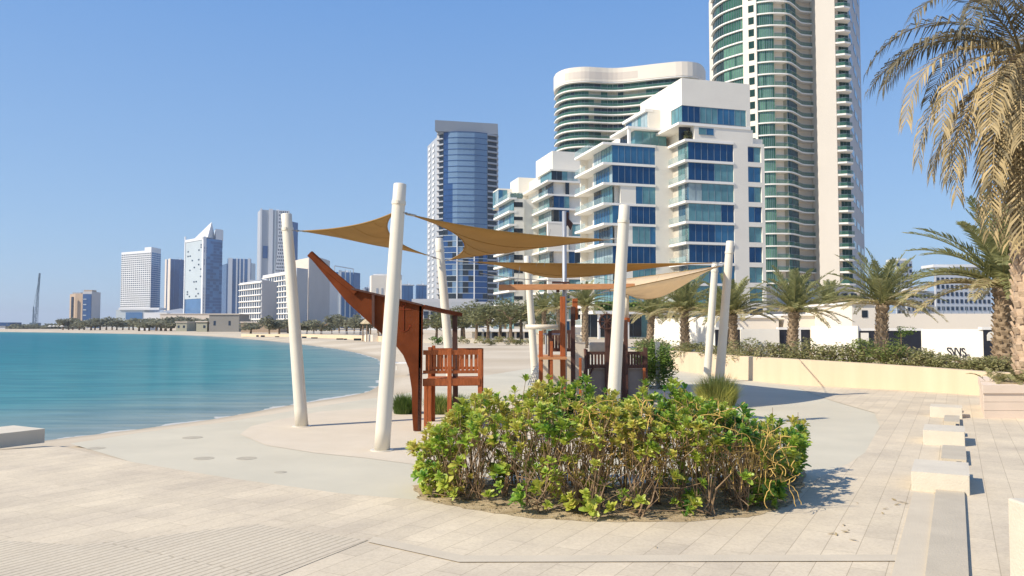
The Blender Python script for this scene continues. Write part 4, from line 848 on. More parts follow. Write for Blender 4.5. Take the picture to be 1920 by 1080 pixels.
# ================================================================== VEGETATION HELPERS
def leafcloud(mb, c, rx, ry, rz, n, size, rn, m=0, clumps=8, t0=0., t1=1., flat=.35):
    cl = []
    for _ in range(clumps):
        while True:
            v = Vector((rn.uniform(-1,1), rn.uniform(-1,1), rn.uniform(-1,1)))
            if v.length < 1: break
        v = v.normalized()*(.35+.5*rn.random()); cl.append((v, rn.uniform(.35,.6), rn.random()))
    for i in range(n):
        k, r, tn = cl[i % clumps]
        v = Vector((rn.gauss(0,1), rn.gauss(0,1), rn.gauss(0,1))).normalized()*(r*(.6+.45*rn.random()))+k
        p = Vector((c[0]+v.x*rx, c[1]+v.y*ry, c[2]+v.z*rz))
        if p.z < .02+c[2]-rz: continue
        a = rn.uniform(0, 6.28); s_ = size*rn.uniform(.6,1.3); u = Vector((math.cos(a), math.sin(a), rn.uniform(-.7,.7))).normalized()*s_; w_ = u.cross(Vector((rn.uniform(-1,1), rn.uniform(-1,1), 1))).normalized()*s_*rn.uniform(.3,.6)
        tn2 = min(1, max(0, t0+(t1-t0)*(.55*tn+.45*rn.random())))
        mb.add([p-u, p-w_, p+u, p+w_], [(0,1,2,3)], m, tn2)
def broad_tree(p, h, r, rn, label, group, name='tree', leaf='tree_leaf', n=900, size=.22, cs=1.0):
    o = thing(name, label, 'tree', group, loc=(p.x, p.y, p.z))
    mb = MB(); tp = Vector((rn.uniform(-.2,.2), rn.uniform(-.2,.2), h*.55)); mb.tube([(0,0,-.1), tp*.5, tp], [r*.09, r*.07, r*.05], 6)
    for j in range(5):
        a = rn.uniform(0, 6.28); e = tp+Vector((math.cos(a)*r*.6, math.sin(a)*r*.6, h*.25*rn.uniform(.6,1.2))); mb.tube([tp*.85, (tp*.85+e)/2+Vector((0,0,.1*h)), e], [r*.045, r*.03, r*.015], 5)
    mb.build('trunk', M['bark'], o)
    mb = MB(); leafcloud(mb, (0,0,h*.68), r, r, h*.34*cs, n, size, rn, clumps=11); mb.build('crown', M[leaf], o); return o
def frond(mb, L, rise, droop, rn, nl=46, ll=.55, lw=.035, m=0, t0=0, t1=1, hang=.35, rachis=.03, az=0, base=Vector((0,0,0)), side_bend=0, mr=None, keel=.5, tipf=.35):
    """one feather leaf: rise = start angle above horizontal, droop = total bend"""
    pts = []; p = Vector(base); k = 14; ca, sa = math.cos(az), math.sin(az)
    for i in range(k+1):
        pts.append(p.copy()); f = i/k; el = rise-droop*(f**1.15); aa = az+side_bend*f
        p = p+Vector((math.cos(aa)*math.cos(el), math.sin(aa)*math.cos(el), math.sin(el)))*(L/k)
    mb.tube(pts, [rachis*(1-.8*i/k) for i in range(k+1)], 4, m if mr is None else mr, tint=t1*.9)
    for i in range(nl):
        f = .12+.88*(i+.5)/nl; x = f*k; j = min(int(x), k-1); c = pts[j].lerp(pts[j+1], x-j); d = (pts[j+1]-pts[j]).normalized()
        sd_ = d.cross(Vector((0,0,1)));
        if sd_.length < .05: sd_ = Vector((-sa, ca, 0))
        sd_.normalize(); up = sd_.cross(d).normalized()
        env = math.sin(math.pi*min(1, .18+f*.82))**.6 if f < .6 else 1-(f-.6)/.4*(1-tipf)
        for s_ in (-1, 1):
            l = ll*env*rn.uniform(.8,1.12); v = (d*(.75+.35*f)+sd_*s_*rn.uniform(.75,1.05)+up*keel*rn.uniform(.4,1)).normalized()
            q1 = c+v*l*.55; v2 = (v+Vector((0,0,-1))*hang*rn.uniform(.6,1.5)).normalized(); q2 = q1+v2*l*.5
            wv = v.cross(up+sd_*rn.uniform(-.6,.6)).normalized()*lw*rn.uniform(.7,1.2)
            mb.add([c-wv*.4, c+wv*.4, q1+wv, q1-wv, q2+wv*.1, q2-wv*.1], [(0,1,2,3),(3,2,4,5)], m, min(1,max(0,rn.uniform(t0,t1))))
def palm_proto(seed, R_=3.0, nf=40, th=2.6, tr=.25, ll=.46, nl=40, drymix=.25, lw=.028, leaf='palm_leaf', name='date_palm'):
    rn = random.Random(seed); o = thing(name, 'x', 'tree')
    mb = MB(); k = 22; pts = [(0,0,-.3+ (th+.3)*i/k) for i in range(k+1)]; rr = [tr*(1.07 if i % 2 else .95)*(1.15-.2*i/k) for i in range(k+1)]; rr[-1] *= 1.25; rr[-2] *= 1.3
    mb.tube(pts, rr, 10)
    for i in range(120):
        a = i*2.4; z = th*(i/120); rad = tr*1.05*(1.15-.2*z/th)
        c = Vector((math.cos(a)*rad, math.sin(a)*rad, z)); d = Vector((math.cos(a)*.35, math.sin(a)*.35, .9)).normalized()*.13; mb.beam(c-Vector((math.cos(a),math.sin(a),0))*.03, c+d, .07, .035)
    mb.build('trunk', M['palmbark'], o)
    mb = MB()
    for i in range(nf):
        f = i/nf; az = i*2.39996+rn.uniform(-.2,.2); rise = R(86-80*f**.85)+rn.uniform(-.08,.08); dr = R(30+48*f)*rn.uniform(.8,1.2)*(1-.35*(f > .8)); dry = f > 1-drymix
        frond(mb, R_*rn.uniform(.85,1.1)*(1-.12*(f < .15)), rise, dr, rn, nl, ll, lw, 0, .62 if dry else .05, 1. if dry else .62, hang=.5 if dry else .25, rachis=.035, az=az, base=(0,0,th))
    mb.build('crown', M[leaf], o); return o

# ================================================================== MID PALMS BEHIND THE WALL
BED = .6
protos = [palm_proto(31), palm_proto(47), palm_proto(59)]
PALMS = [(1650,640,572,3.15,40,'full feathery palm with the broadest crown in front of the widest black gate'),(1483,640,586,3.0,44,'upright palm with thick brown trunk in front of the framed dark gate'),
 (1376,642,590,2.9,47,'leaning palm just right of the rightmost sail pole'),(1285,642,585,3.0,50,'palm left of the two rightmost sail poles under the pale sail'),(1217,634,592,2.7,58,'palm immediately right of the thick centre pole'),
 (1097,640,575,3.0,74,'palm seen between the play ship mast and the thick centre pole'),(1884,672,540,4.0,29,'stout palm with scaly trunk beside the near palm at the right edge'),(1600,640,577,1.3,62,'very small dark palm against a white villa post'),
 (1048,640,580,2.6,86,'palm behind the ship mast, right of the park trees'),(1020,640,584,2.7,90,'palm left of the ship mast above the pale beam'),(1560,620,572,2.8,70,'greyish palm half hidden behind the upright palm'),(1345,632,590,2.7,66,'distant palm seen between the two rightmost poles')]
used = set()
for i, (px, yb, yc, rr, d_, lab) in enumerate(PALMS):
    pr = protos[i % 3]; p = W(px, yb, d_); zc_ = W(px, yc, d_).z; zb3 = 0.0 if d_ > 32 else BED
    c = pr if (i % 3) not in used else copy_tree(pr); used.add(i % 3)
    sc = rr/3.0; c.location = (p.x, p.y, zb3); c.rotation_euler = (R(3)*math.sin(i*2), R(3)*math.cos(i*3), i*1.7); 
    hz = max(.8, zc_-zb3); c.scale = (sc, sc, sc)
    for ch in c.children:
        if ch.name.startswith('trunk'): ch.scale = (1, 1, hz/2.6/sc)
        else: ch.location = (0, 0, hz/sc-2.6)
    tag(c, lab, 'tree', 'date palms behind the cream wall')

# ================================================================== PARK TREES
rt = random.Random(77)
PKX = (818,842,866,893,915,938,958,978,1000,1018,870,948)
for i, px in enumerate(PKX):
    d_ = (118,112,120,108,104,112,100,106,98,112,135,128)[i]; yt = (588,578,574,566,572,562,556,560,566,572,580,570)[i]; p = W(px, 634, d_); h = W(px, yt, d_).z
    broad_tree(Vector((p.x, d_, 0)), h, (2.6,2.9,2.6,2.7,2.8,3.0,3.0,2.8,2.7,2.8,3,3)[i], rt, ORD[sorted(PKX).index(px)]+' olive park tree from the left, between the play deck and the ship mast', 'row of park trees', n=1100, size=.24)
FBX = (505,523,540,575,588,602,622,636,650,664,676,690,708,722,470,738,756,775,792)
for i, px in enumerate(FBX):
    d_ = 185+13*(i*7 % 5); yt = (596,598,600,604,600,602,592,590,592,590,592,600,602,600,606,598,600,596,596)[i]; h = W(px, yt, d_).z; p = W(px, 630, d_)
    broad_tree(Vector((p.x, d_, 0)), h, 2.6+.5*(i%3), rt, ORD[sorted(FBX).index(px)]+' grey-green tree from the left in the band behind the far beach wall', 'trees behind the far beach wall', leaf='far_leaf', n=700, size=.4, cs=1.1)
for i in range(34):
    px = 118+i*10.2+rt.uniform(-2,2); d_ = 430+rt.uniform(-10,40) if px < 260 else 350+rt.uniform(-10,30); h = max(3.2, W(px, rt.uniform(596,603), d_).z); p = W(px, 612, d_)
    broad_tree(Vector((p.x, d_, 0)), h, rt.uniform(5,7.5), rt, ORD[i]+' dark low tree from the left in the line along the far left beach', 'dark trees along the far left beach', leaf='far_leaf', n=520, size=.75, cs=1.2)
o = MB(); 
for i in range(26): leafcloud(o, (W(20+i*5,612,640).x, 640+rt.uniform(-10,10), 1.6), 5, 5, 2.6*rt.uniform(.7,1.3), 130, 1.0, rt, clumps=5)
tag(o.build('distant_scrub', M['far_leaf']), 'low hazy scrub along the far left shore beyond the water', 'scrub', kind='stuff')

# ================================================================== SAIL POLES AND SAILS
def pole(bx, by, d, tx, ty, lab, name='sail_pole', r0=.128, r1=.105):
    b = W(bx, by, d); b.z = 0; t = W(tx, ty, d)
    o = thing(name, lab, 'pole', 'cream poles of the shade sails', loc=(b.x, b.y, 0)); v = t-b
    mb = MB(); pts = [v*(i/12) for i in range(13)]; rr = [r0+(r1-r0)*i/12 for i in range(13)]; pts += [v*1.003, v*1.006]; rr += [r1*.9, r1*.3]
    mb.tube(pts, rr, 28); mb.build('shaft', M['pole'], o, smooth=True)
    for pg in o.children[0].data.polygons: pg.use_smooth = len(pg.vertices) == 4
    mb = MB(); mb.tube([(0,0,-.02),(0,0,.018)], [r0*1.5, r0*1.5], 20); mb.build('base_plate', M['pole'], o)
    mb = MB(); q = v*.93; e = v.normalized(); mb.tube([q-e*.03, q+e*.03], [r1*1.12, r1*1.12], 20); mb.beam(q, q+Vector((0,-r1*1.5,0)), .03, .05); mb.build('clamp_ring', M['pole'], o)
    return b, t, o
p1 = pole(566,800,G(566,800).y,537,402,'leftmost cream pole leaning outward at the water side of the play area')
p2 = pole(716,845,G(716,845).y,750,346,'tallest looking cream pole standing nearest the camera beside the red-brown panel')
p3 = pole(850,755,21,823,448,'cream pole rising behind the slatted play deck')
p4 = pole(1147,809,15.2,1171,386,'thick cream pole rising out of the middle of the hedge')
p5 = pole(1346,751,21.6,1369,453,'rightmost cream pole rising behind yellow grass')
p6 = pole(1325,710,28.8,1341,493,'far right cream pole just left of the rightmost pole', r0=.14, r1=.12)
p7 = pole(1005,727,26.1,988,481,'cream pole with rope net beside the play ship')
def sail(name, lab, P3, k, sag, m, grp='tan shade sails', n=22, ridge=None):
    A, B, C = [Vector(p) for p in P3]; cen = (A+B+C)/3; mids = [(A+B)/2, (B+C)/2, (C+A)/2]; dirs = [(cen-q)*kk for q, kk in zip(mids, k)]
    vs = []; ix = {}
    for i in range(n+1):
        for j in range(n+1-i):
            a, b = i/n, j/n; c = 1-a-b; p = A*a+B*b+C*c
            p = p+dirs[0]*4*a*b+dirs[1]*4*b*c+dirs[2]*4*c*a; p.z -= sag*27*a*b*c
            ix[i, j] = len(vs); vs.append(p)
    fs = []
    for i in range(n):
        for j in range(n-i):
            fs.append((ix[i,j], ix[i+1,j], ix[i,j+1]))
            if i+j < n-1: fs.append((ix[i+1,j], ix[i+1,j+1], ix[i,j+1]))
    o = thing(name, lab, 'shade sail', grp, loc=tuple(cen)); mb = MB(); mb.add([v-cen for v in vs], fs)
    c = mb.build('cloth', m, o, smooth=True); md = c.modifiers.new('th', 'SOLIDIFY'); md.thickness = .006
    # hem rope along the edges
    mb = MB()
    for e in ([ix[i, n-i] for i in range(n+1)], [ix[i, 0] for i in range(n+1)], [ix[0, j] for j in range(n+1)]):
        mb.tube([vs[q]-cen for q in e], .011, 5)
    mb.build('hem', M['sail'], o)
    for q in (n//4, n//2, (3*n)//4):
        mb = MB(); mb.tube([vs[ix[i, q]]-cen-Vector((0,0,.006)) for i in range(n+1-q)], .007, 4); mb.build('seam', M['sail'], o)
    for cn, nb_ in ((ix[n,0], ix[n-1,0]), (ix[0,n], ix[0,n-1]), (ix[0,0], ix[1,0])):
        p_ = vs[cn]-cen; d_ = (vs[nb_]-vs[cn]).normalized(); mb = MB(); mb.beam(p_-d_*.03, p_+d_*.14, .09, .02); mb.build('corner_plate', M['cable'], o)
    return o, cen
def cable(o, cen, a, b, r=.009, nm='cable'):
    a, b = Vector(a), Vector(b); mb = MB(); mb.tube([a-cen, b-cen], r, 6); mb.tube([a-cen+(b-a)*.3, a-cen+(b-a)*.55], r*2.2, 8); mb.build(nm, M['cable'], o)
sA_ = [W(566,433,16.1), W(741,397,13.15), W(800,478,20.7)]
o, c = sail('shade_sail', 'tan triangular sail stretched from the leftmost pole behind the tallest pole', sA_, (.22,.62,.10), .12, M['sail']); cable(o, c, sA_[0], W(547,432,15.95)); cable(o, c, sA_[1], W(748,396,12.95)); cable(o, c, sA_[2], W(832,489,20.95))
sB_ = [W(767,402,13.15), W(843,487,20.7), W(1140,449,15.4)]
o, c = sail('shade_sail', 'large tan sail sweeping from the tallest pole to the thick centre pole', sB_, (.55,.05,.28), .15, M['sail']); cable(o, c, sB_[0], W(756,398,12.95)); cable(o, c, sB_[1], W(833,489,20.95)); cable(o, c, sB_[2], W(1160,447,15.2))
sC_ = [W(885,491,20.2), W(1000,516,25.6), W(1345,493,21.8)]
o, c = sail('shade_sail', 'flat tan sail seen edge-on, longest of the four, reaching the rightmost pole', sC_, (.2,.45,.25), .30, M['sail']); cable(o, c, sC_[0], W(836,488,20.95)); cable(o, c, sC_[1], W(992,512,26.1)); cable(o, c, sC_[2], W(1362,492,21.6))
sD_ = [W(1352,499,21.7), W(1150,526,27.5), W(1130,548,18.2)]
o, c = sail('shade_sail', 'pale beige sunlit sail drooping towards the rightmost pole', sD_, (.08,.25,-.30), .55, M['sail2']); cable(o, c, sD_[0], W(1362,494,21.6)); cable(o, c, sD_[1], W(992,500,26.1)); cable(o, c, sD_[2], W(1156,540,15.25), .006); cable(o, c, W(1335,505,22), W(1341,497,28.7), .008)

# ================================================================== PLAY SHIP, BOW PANEL AND DECK
o = thing('play_bow', 'red-brown wooden ship bow with long raised boom, curved panel and faint anchor emblem', 'play structure')
D = 15.3; up = [(577,478),(584,471),(652,534),(668,543),(700,550),(755,562),(792,572)]; lo_ = [(788,808),(775,808),(773,780),(772,730),(766,690),(756,666),(742,648),(722,632),(700,612),(674,588),(650,566),(618,527)]
mb = MB(); mb.slab3([W(x, y, D) for x, y in up+lo_], (.012, .07, 0)); mb.build('bow_panel', M['rust'], o)
mb = MB(); mb.beam(W(580,476.5,D-.02), W(668,549,D-.02), .10, .10); mb.build('boom', M['rust'], o, bevel=.008)
mb = MB(); mb.beam(W(660,541,D-.02), W(792,572,D-.02), .12, .035); mb.build('top_rail', M['dwood'], o)
mb = MB(); mb.beam(W(700,553,D-.05), W(700,612,D-.05), .05, .05); mb.build('batten', M['dwood'], o)
mb = MB(); mb.beam(W(789,574,D+.05), W(786,806,D+.05), .05, .1); mb.build('edge_post', M['dwood'], o)
mb = MB(); mb.beam(W(792,575,D), W(862,590,D+1.4), .12, .07); mb.build('roof_beam', M['rust'], o)
mb = MB(); b_ = W(855,700,D+1.3); mb.beam((b_.x, b_.y, 0), (b_.x-.03, b_.y, W(855,592,D+1.3).z), .1, .1); mb.build('rear_post', M['dwood'], o)
# anchor emblem, slightly proud
mb = MB(); dA = D-.012
def stroke(pts, w_=.015):
    for a, b in zip(pts, pts[1:]): mb.beam(W(*a, dA+.010), W(*b, dA+.010), .010, w_)
stroke([(757,572),(757,620)], .022); stroke([(748,580),(771,580)]); stroke([(746,612),(749,618),(757,622),(765,618),(769,610)]); stroke([(766,612),(769,609),(771,613)]); mb.tube([W(757+4*math.cos(a*.785), 570+4*math.sin(a*.785), dA) for a in range(9)], .008, 5)
mb.build('anchor_emblem', M['anchor'], o)
o = thing('play_deck', 'raised red-brown timber play deck with slatted rails beside the bow panel', 'play structure')
def V3(px, d, z): p = W(px, 700, d); return Vector((p.x, d, z))
zD = W(843,714,15.5).z; zR = W(843,657,15.5).z
cor = {'a':V3(793,15.45,0), 'b':V3(843,15.5,0), 'c':V3(900,15.6,0), 'd':V3(806,16.9,0), 'e':V3(903,17.0,0), 'f':V3(813,17.0,0)}
mb = MB(); mb.prism([cor['a'], cor['b'], cor['c'], cor['e'], cor['d']], zD-.10, zD); mb.build('platform', M['wood'], o)
mb = MB(); mb.beam(cor['a']+Vector((0,-.03,zD-.02)), cor['c']+Vector((0,-.03,zD-.02)), .05, .13); mb.build('fascia', M['wood'], o)
for key, w_, zt2 in (('b',.08,zR+.03),('c',.08,zR+.02),('d',.075,zR+.03),('f',.07,zR+.06),('e',.075,zR)):
    mb = MB(); mb.beam(cor[key], cor[key]+Vector((0,0,zt2)), w_, w_); mb.build('post', M['wood'], o, bevel=.006)
mb = MB(); q = V3(799,15.9,0); mb.beam(q, q+Vector((0,0,zD)), .075, .075); mb.build('post', M['wood'], o, bevel=.006)
for a, b, n in (('a','b',7),('b','c',7),('d','e',10)):
    A, B = cor[a], cor[b]
    for zz_, h_ in ((zR-.04,.09),(zD+.17,.06)): mb = MB(); mb.beam(A+Vector((0,0,zz_)), B+Vector((0,0,zz_)), .05, h_); rl = mb.build('rail', M['wood'], o)
    for i in range(1, n): mb = MB(); p = A.lerp(B, i/n); mb.beam(p+Vector((0,.015,zD+.17)), p+Vector((0,.015,zR-.05)), .05, .022); mb.build('slat', M['wood'], rl)
# central ship
o = thing('play_ship', 'timber play ship with grey steel mast, orange cross yard and slatted railing', 'play structure')
D = 20.0
def vp(px, y0, y1, d, w_, m, nm='post', z0=None):
    a, b = W(px, y0, d), W(px, y1, d); lo2 = min(a.z, b.z) if z0 is None else z0; mb = MB(); mb.beam((a.x, d, lo2), (a.x, d, max(a.z, b.z)), w_, w_); return mb.build(nm, M[m], o, bevel=.006)
a = W(1058,396,D); mb = MB(); mb.tube([(a.x,D,0),(a.x,D,a.z)], .055, 14); mb.build('mast', M['steel'], o, smooth=True)
a = W(1055,556,D-.12); mb = MB(); mb.beam((a.x,D-.12,0), (a.x,D-.12,a.z), .13, .1); mb.build('mast_post', M['wood'], o, bevel=.008)
mb = MB(); mb.beam(W(935,539,D-.2), W(1190,537,D-.2), .10, .14); mb.build('yard', M['orange_wood'], o, bevel=.008)
mb = MB(); mb.beam(W(1035,530,D-.1), W(1068,530,D-.1), .07, .05); mb.beam(W(1046,534,D-.1), W(1046,548,D-.1), .08, .08); mb.build('yard_bracket', M['dwood'], o)
mb = MB(); mb.tube([W(900,512,D), W(960,522,D), W(1052,528,D)], .012, 5); mb.tube([W(975,500,D+.5), W(965,560,D)], .005, 4); mb.tube([W(1022,430,D), W(1005,500,D+1)], .005, 4); mb.tube([W(1032,430,D), W(1020,500,D+1)], .005, 4); mb.build('rigging', M['cable'], o)
q = W(1058,400,D); mb = MB(); mb.add([q+Vector(v) for v in ((.02,0,.05),(.12,.02,.02),(.1,.04,-.12),(.22,.06,-.25),(.16,.05,-.42),(.08,.02,-.3),(.02,0,-.36))], [(0,1,2,3,4,5,6)]); fl = mb.build('flag', M['dwood'], o); md = fl.modifiers.new('th','SOLIDIFY'); md.thickness = .01
vp(1074,575,720,D+.3,.11,'dwood',z0=0); vp(1014,620,720,D-.3,.1,'wood',z0=0); vp(1031,620,700,D+.2,.09,'dwood',z0=0); vp(1034,640,700,D-.5,.07,'wood',z0=0); vp(1088,671,740,D-1.2,.06,'wood',z0=0)
vp(1078,560,600,D+.35,.13,'wood','post_cap')
mb = MB(); mb.tube([W(985,613,D+3), W(1046,613,D+3)], .075, 10); mb.build('cross_beam', M['pole'], o, smooth=True)
zf = W(1030,668,D).z; a, b = W(1012,668,D-.4), W(1062,668,D-.4)
mb = MB(); mb.box((a.x, D-.55, zf-.06), (b.x, D+1.2, zf)); mb.build('platform', M['orange_wood'], o)
for y in (622, 656):
    mb = MB(); a, b = W(1034,y,D+1.1), W(1076,y,D+1.1); mb.beam(a, b, .06, .09); mb.build('rail', M['dwood'], o)
for i in range(7): vp(1037+6*i, 624, 655, D+1.1, .07, 'dwood', 'slat')
mb = MB(); a, b = W(1018,627,D+.3), W(1055,627,D+.3); mb.tube([a, b], .025, 8); mb.tube([W(1024,627,D+.3), W(1024,664,D+.3)], .03, 8); mb.build('steel_rail', M['steel'], o)
mb = MB(); a, b = W(1076,641,D+1), W(1097,740,D+1); mb.box((a.x, D+.9, 0), (b.x, D+.98, a.z)); mb.build('side_board', M['board'], o)
mb = MB(); a, b = W(1015,641,D+2), W(1075,740,D+2); mb.box((a.x, D+1.9, 0), (b.x, D+1.96, W(1015,668,D+2).z)); mb.build('hull_board', M['board'], o)
mb = MB()
for i in range(6):
    a = W(1003+i*3, 690-i*5, D+4); b = W(990+i*4, 722, D+2.5); mb.tube([a, b], .012, 4)
for i in range(5): mb.tube([W(992+i*2, 716-i*7, D+2.8+i*.2), W(1013, 714-i*8, D+3)], .011, 4)
mb.build('rope_net', M['cable'], o)
# dark slatted stern
o = thing('play_stern', 'dark brown slatted stern section with taupe hull boards behind the thick pole', 'play structure')
D = 21.0
for x0, x1 in ((1098,1141),(1174,1211)):
    for y in (662, 687): mb = MB(); mb.beam(W(x0,y,D), W(x1,y,D), .06, .08); mb.build('rail', M['dwood'], o)
    n = 7
    for i in range(1, n): vp(x0+(x1-x0)*i/n, 663, 687, D, .055, 'dwood', 'slat')
for px, y0, w_, m_ in ((1139,597,.14,'dwood'),(1145,640,.1,'dwood'),(1173,600,.1,'dwood'),(1210,652,.1,'dwood'),(1099,655,.08,'dwood'),(1169,640,.08,'dwood')): vp(px, y0, 720, D, w_, m_, z0=0)
vp(1208,690,745,D-1.6,.06,'wood',z0=0)
mb = MB(); mb.tube([W(1174,538,D+.2), W(1174,596,D+.2)], .075, 14); mb.build('white_mast', M['pole'], o, smooth=True)
mb = MB(); a = W(1174,596,D+.2); b = W(1174,604,D+.2); mb.tube([a, b], .1, 12); mb.build('mast_collar', M['wood'], o)
mb = MB(); a, b = W(1104,691,D+.15), W(1211,730,D+.15); mb.box((a.x, D+.1, 0), (b.x, D+.18, a.z)); mb.build('hull_panel', M['taupe'], o)
mb = MB(); a, b = W(1100,688,D+.05), W(1211,692,D+.05); mb.box((a.x, D+.0, b.z), (b.x, D+1.6, a.z)); mb.build('platform', M['taupe'], o)
mb = MB(); mb.tube([W(1106,653,D+1.6), W(1136,653,D+1.6)], .17, 18); mb.build('roller', M['board'], o, smooth=True)
mb = MB(); mb.tube([W(1097,654,D-.1), W(1099,690,D-.2), W(1093,712,D-.4), W(1086,716,D-.5)], .035, 8); mb.tube([W(1112,690,D-.1), W(1107,700,D-.2), W(1101,712,D-.4)], .025, 8); mb.build('slide_handle', M['dwood'], o, smooth=True)
mb = MB(); wh = W(1138,603,D-.1); mb.tube([wh+Vector((.2*math.cos(i*.628), 0, .2*math.sin(i*.628))) for i in range(11)], .022, 6)
for i in range(4): a_ = i*.785; mb.tube([wh+Vector((.26*math.cos(a_),0,.26*math.sin(a_))), wh-Vector((.26*math.cos(a_),0,.26*math.sin(a_)))], .014, 5)
mb.build('steering_wheel', M['dwood'], o)

# ================================================================== WALLS, PLANTERS, SEATS
cw = [(1236,688,656.3),(1300,699,661),(1350,706.5,665),(1400,713,668.5),(1460,719,672),(1522,723.5,675.5),(1617,728.5,681),(1725,734.5,688),(1846,743,697)]
pts = [(G(x, yb), W(x, yt, G(x, yb).y).z) for x, yb, yt in cw]; pts.append((Vector((16.5, 19.0, 0)), pts[-1][1])); 
mb = MB(); fine = []
for (a, za), (b, zb4) in zip(pts, pts[1:]):
    for j in range(4): fine.append((a.lerp(b, j/4), za+(zb4-za)*j/4))
fine.append(pts[-1]); nW = len(fine)
for i, (p, z) in enumerate(fine):
    t_ = (fine[min(i+1,nW-1)][0]-fine[max(i-1,0)][0]).normalized(); n_ = Vector((-t_.y, t_.x, 0)); n_ = n_ if n_.y > 0 else -n_
    q = p+n_*.35
    mb.v += [(p.x,p.y,0),(p.x,p.y,z),(q.x,q.y,z),(q.x,q.y,0)]
for i in range(nW-1):
    for j in range(4): a_, b_ = i*4+j, i*4+(j+1)%4; mb.f.append((a_, b_, b_+4, a_+4)); mb.mi.append(0); mb.t.append(.5)
mb.f += [(3,2,1,0), tuple((nW-1)*4+j for j in range(4))]; mb.mi += [0,0]; mb.t += [.5,.5]
o = mb.build('retaining_wall', M['cream_wall']); tag(o, 'long curving pale yellow retaining wall below the shrubs on the right', 'wall')
bed = [fine[i][0]+Vector((.25,.25,0)) for i in range(nW)]+[Vector((22,20,0)), Vector((22,25,0)), Vector((18.5,29.5,0)), Vector((15,31.5,0)), Vector((13.2,35,0)), Vector((11.5,41,0)), Vector((10,45.5,0)), Vector((8.2,46,0))]
sheet('planting_bed', bed, BED, M['soil'])
for i, (px, py, L_) in enumerate(((361,821,.42),(180,841,.34),(382,860,.36),(462,860,.36),(526,886,.2))):
    p = G(px, py); mb = MB(); mb.tube([(p.x, p.y, .003), (p.x, p.y, .007)], L_*.42, 18); tag(mb.build('drain_cover', M['dull_cover']), ORD[i]+' round flush cover on the grey path, counted from the water', 'drain cover', 'round covers set in the grey path')
# near planter with stone courses
o = thing('planter', 'rose stone planter wall with horizontal joints at the right edge', 'planter')
a = G(1845,786); zt2 = W(1845,722,a.y).z
for k in range(4):
    z0 = zt2*k/4+(.006 if k else 0); z1 = zt2*(k+1)/4; mb = MB(); e_ = 0 if k < 3 else .03; mb.prism([(a.x-e_, a.y-e_), (a.x+9, a.y-e_), (a.x+9, a.y+2.9+e_), (a.x-e_+PU.x*3.4, a.y+PU.y*3.4)], z0, z1); mb.build('stone_course', M['rosestone'], o, bevel=.008)
mb = MB(); mb.prism([(a.x+.5, a.y+.3), (a.x+8.7, a.y+.3), (a.x+8.7, a.y+2.6), (a.x+1.7, a.y+2.6)], zt2, zt2+.03); mb.build('soil', M['soil'], o)
PLZ = zt2
# staggered seats along the paving direction
def ubox(mb, c, lu, lv, z0, z1):
    A = c; B = c+PV*lv; Cc_ = B+PU*lu; Dd = A+PU*lu; mb.prism([A, B, Cc_, Dd], z0, z1)
for (px, py, h, L_, lab) in ((1709,921,.24,1.05,'nearest white concrete block of the staggered seat row at right'),(1731,834,.25,.95,'middle white concrete block of the staggered seat row'),(1744,783,.24,.8,'farthest white concrete block of the seat row, nearest the cream wall')):
    c = G(px, py); mb = MB(); ubox(mb, c, L_, .62, .012, h); tag(mb.build('concrete_block', M['concrete'], bevel=.012), lab, 'seat', 'staggered concrete seats')
for (px, py, h, L_, lv_, lab, m_) in ((1765,872,.10,1.5,.32,'low grey ledge joining the nearest and middle concrete seats','concrete2'),(1770,799,.10,1.3,.28,'low grey ledge joining the middle and farthest concrete seats','concrete2')):
    c = G(px, py); mb = MB(); ubox(mb, c, L_, lv_, .012, h); tag(mb.build('concrete_ledge', M[m_], bevel=.008), lab, 'ledge', 'low concrete ledges')
mb = MB(); ubox(mb, G(1756,915)-PU*5.2, 5.25, .30, .012, .05); tag(mb.build('concrete_ledge', M['concrete2'], bevel=.008), 'long low grey ledge running from the nearest concrete block towards the camera', 'ledge', 'low concrete ledges')
mb = MB(); ubox(mb, G(1712,926)-PU*5.0, 5.0, .34, .012, .024); tag(mb.build('concrete_ledge', M['band'], bevel=.006), 'flattest darker strip left of the long grey ledge', 'ledge', 'low concrete ledges')
for px, py, h_, wh_ in ((1791,905,.2,'nearest'),(1790,821,.2,'middle'),(1791,775,.15,'farthest')):  # black boxes painting the shadow gaps at the right ends of the blocks
    c = G(px, py); mb = MB(); ubox(mb, c+PV*.02, .5, .06, .012, h_); tag(mb.build('shadow_gap', M['black']), 'narrow painted shadow gap beside the right end of the '+wh_+' concrete block', 'shadow gap', 'painted shadow gaps beside the seats')
mb = MB(); c = W(1888,933,6.1); mb.box((c.x, 5.3, .012), (c.x+3, 6.1, c.z)); o = mb.build('low_wall', M['concrete'], bevel=.015); tag(o, 'pale cream low wall end cut off by the bottom right corner', 'wall')
mb = MB(); c = G(84,830); A = c; B = c-PU*3.2; Q = -PV*.95; mb.prism([A, B, B+Q, A+Q], 0, .24); tag(mb.build('concrete_bench', M['concrete'], bevel=.012), 'long flat concrete bench at the left edge beside the water', 'bench')
o = thing('stone_bench', 'small grey bench at the foot of the cream wall beside the clipped hedge', 'bench'); c = G(1240,690); mb = MB(); mb.box((c.x, c.y, .36), (c.x+.62, c.y+1.2, .46)); mb.build('seat', M['concrete2'], o); mb = MB(); mb.box((c.x+.42, c.y+.02, 0), (c.x+.6, c.y+.5, .36)); mb.build('leg', M['concrete2'], o)

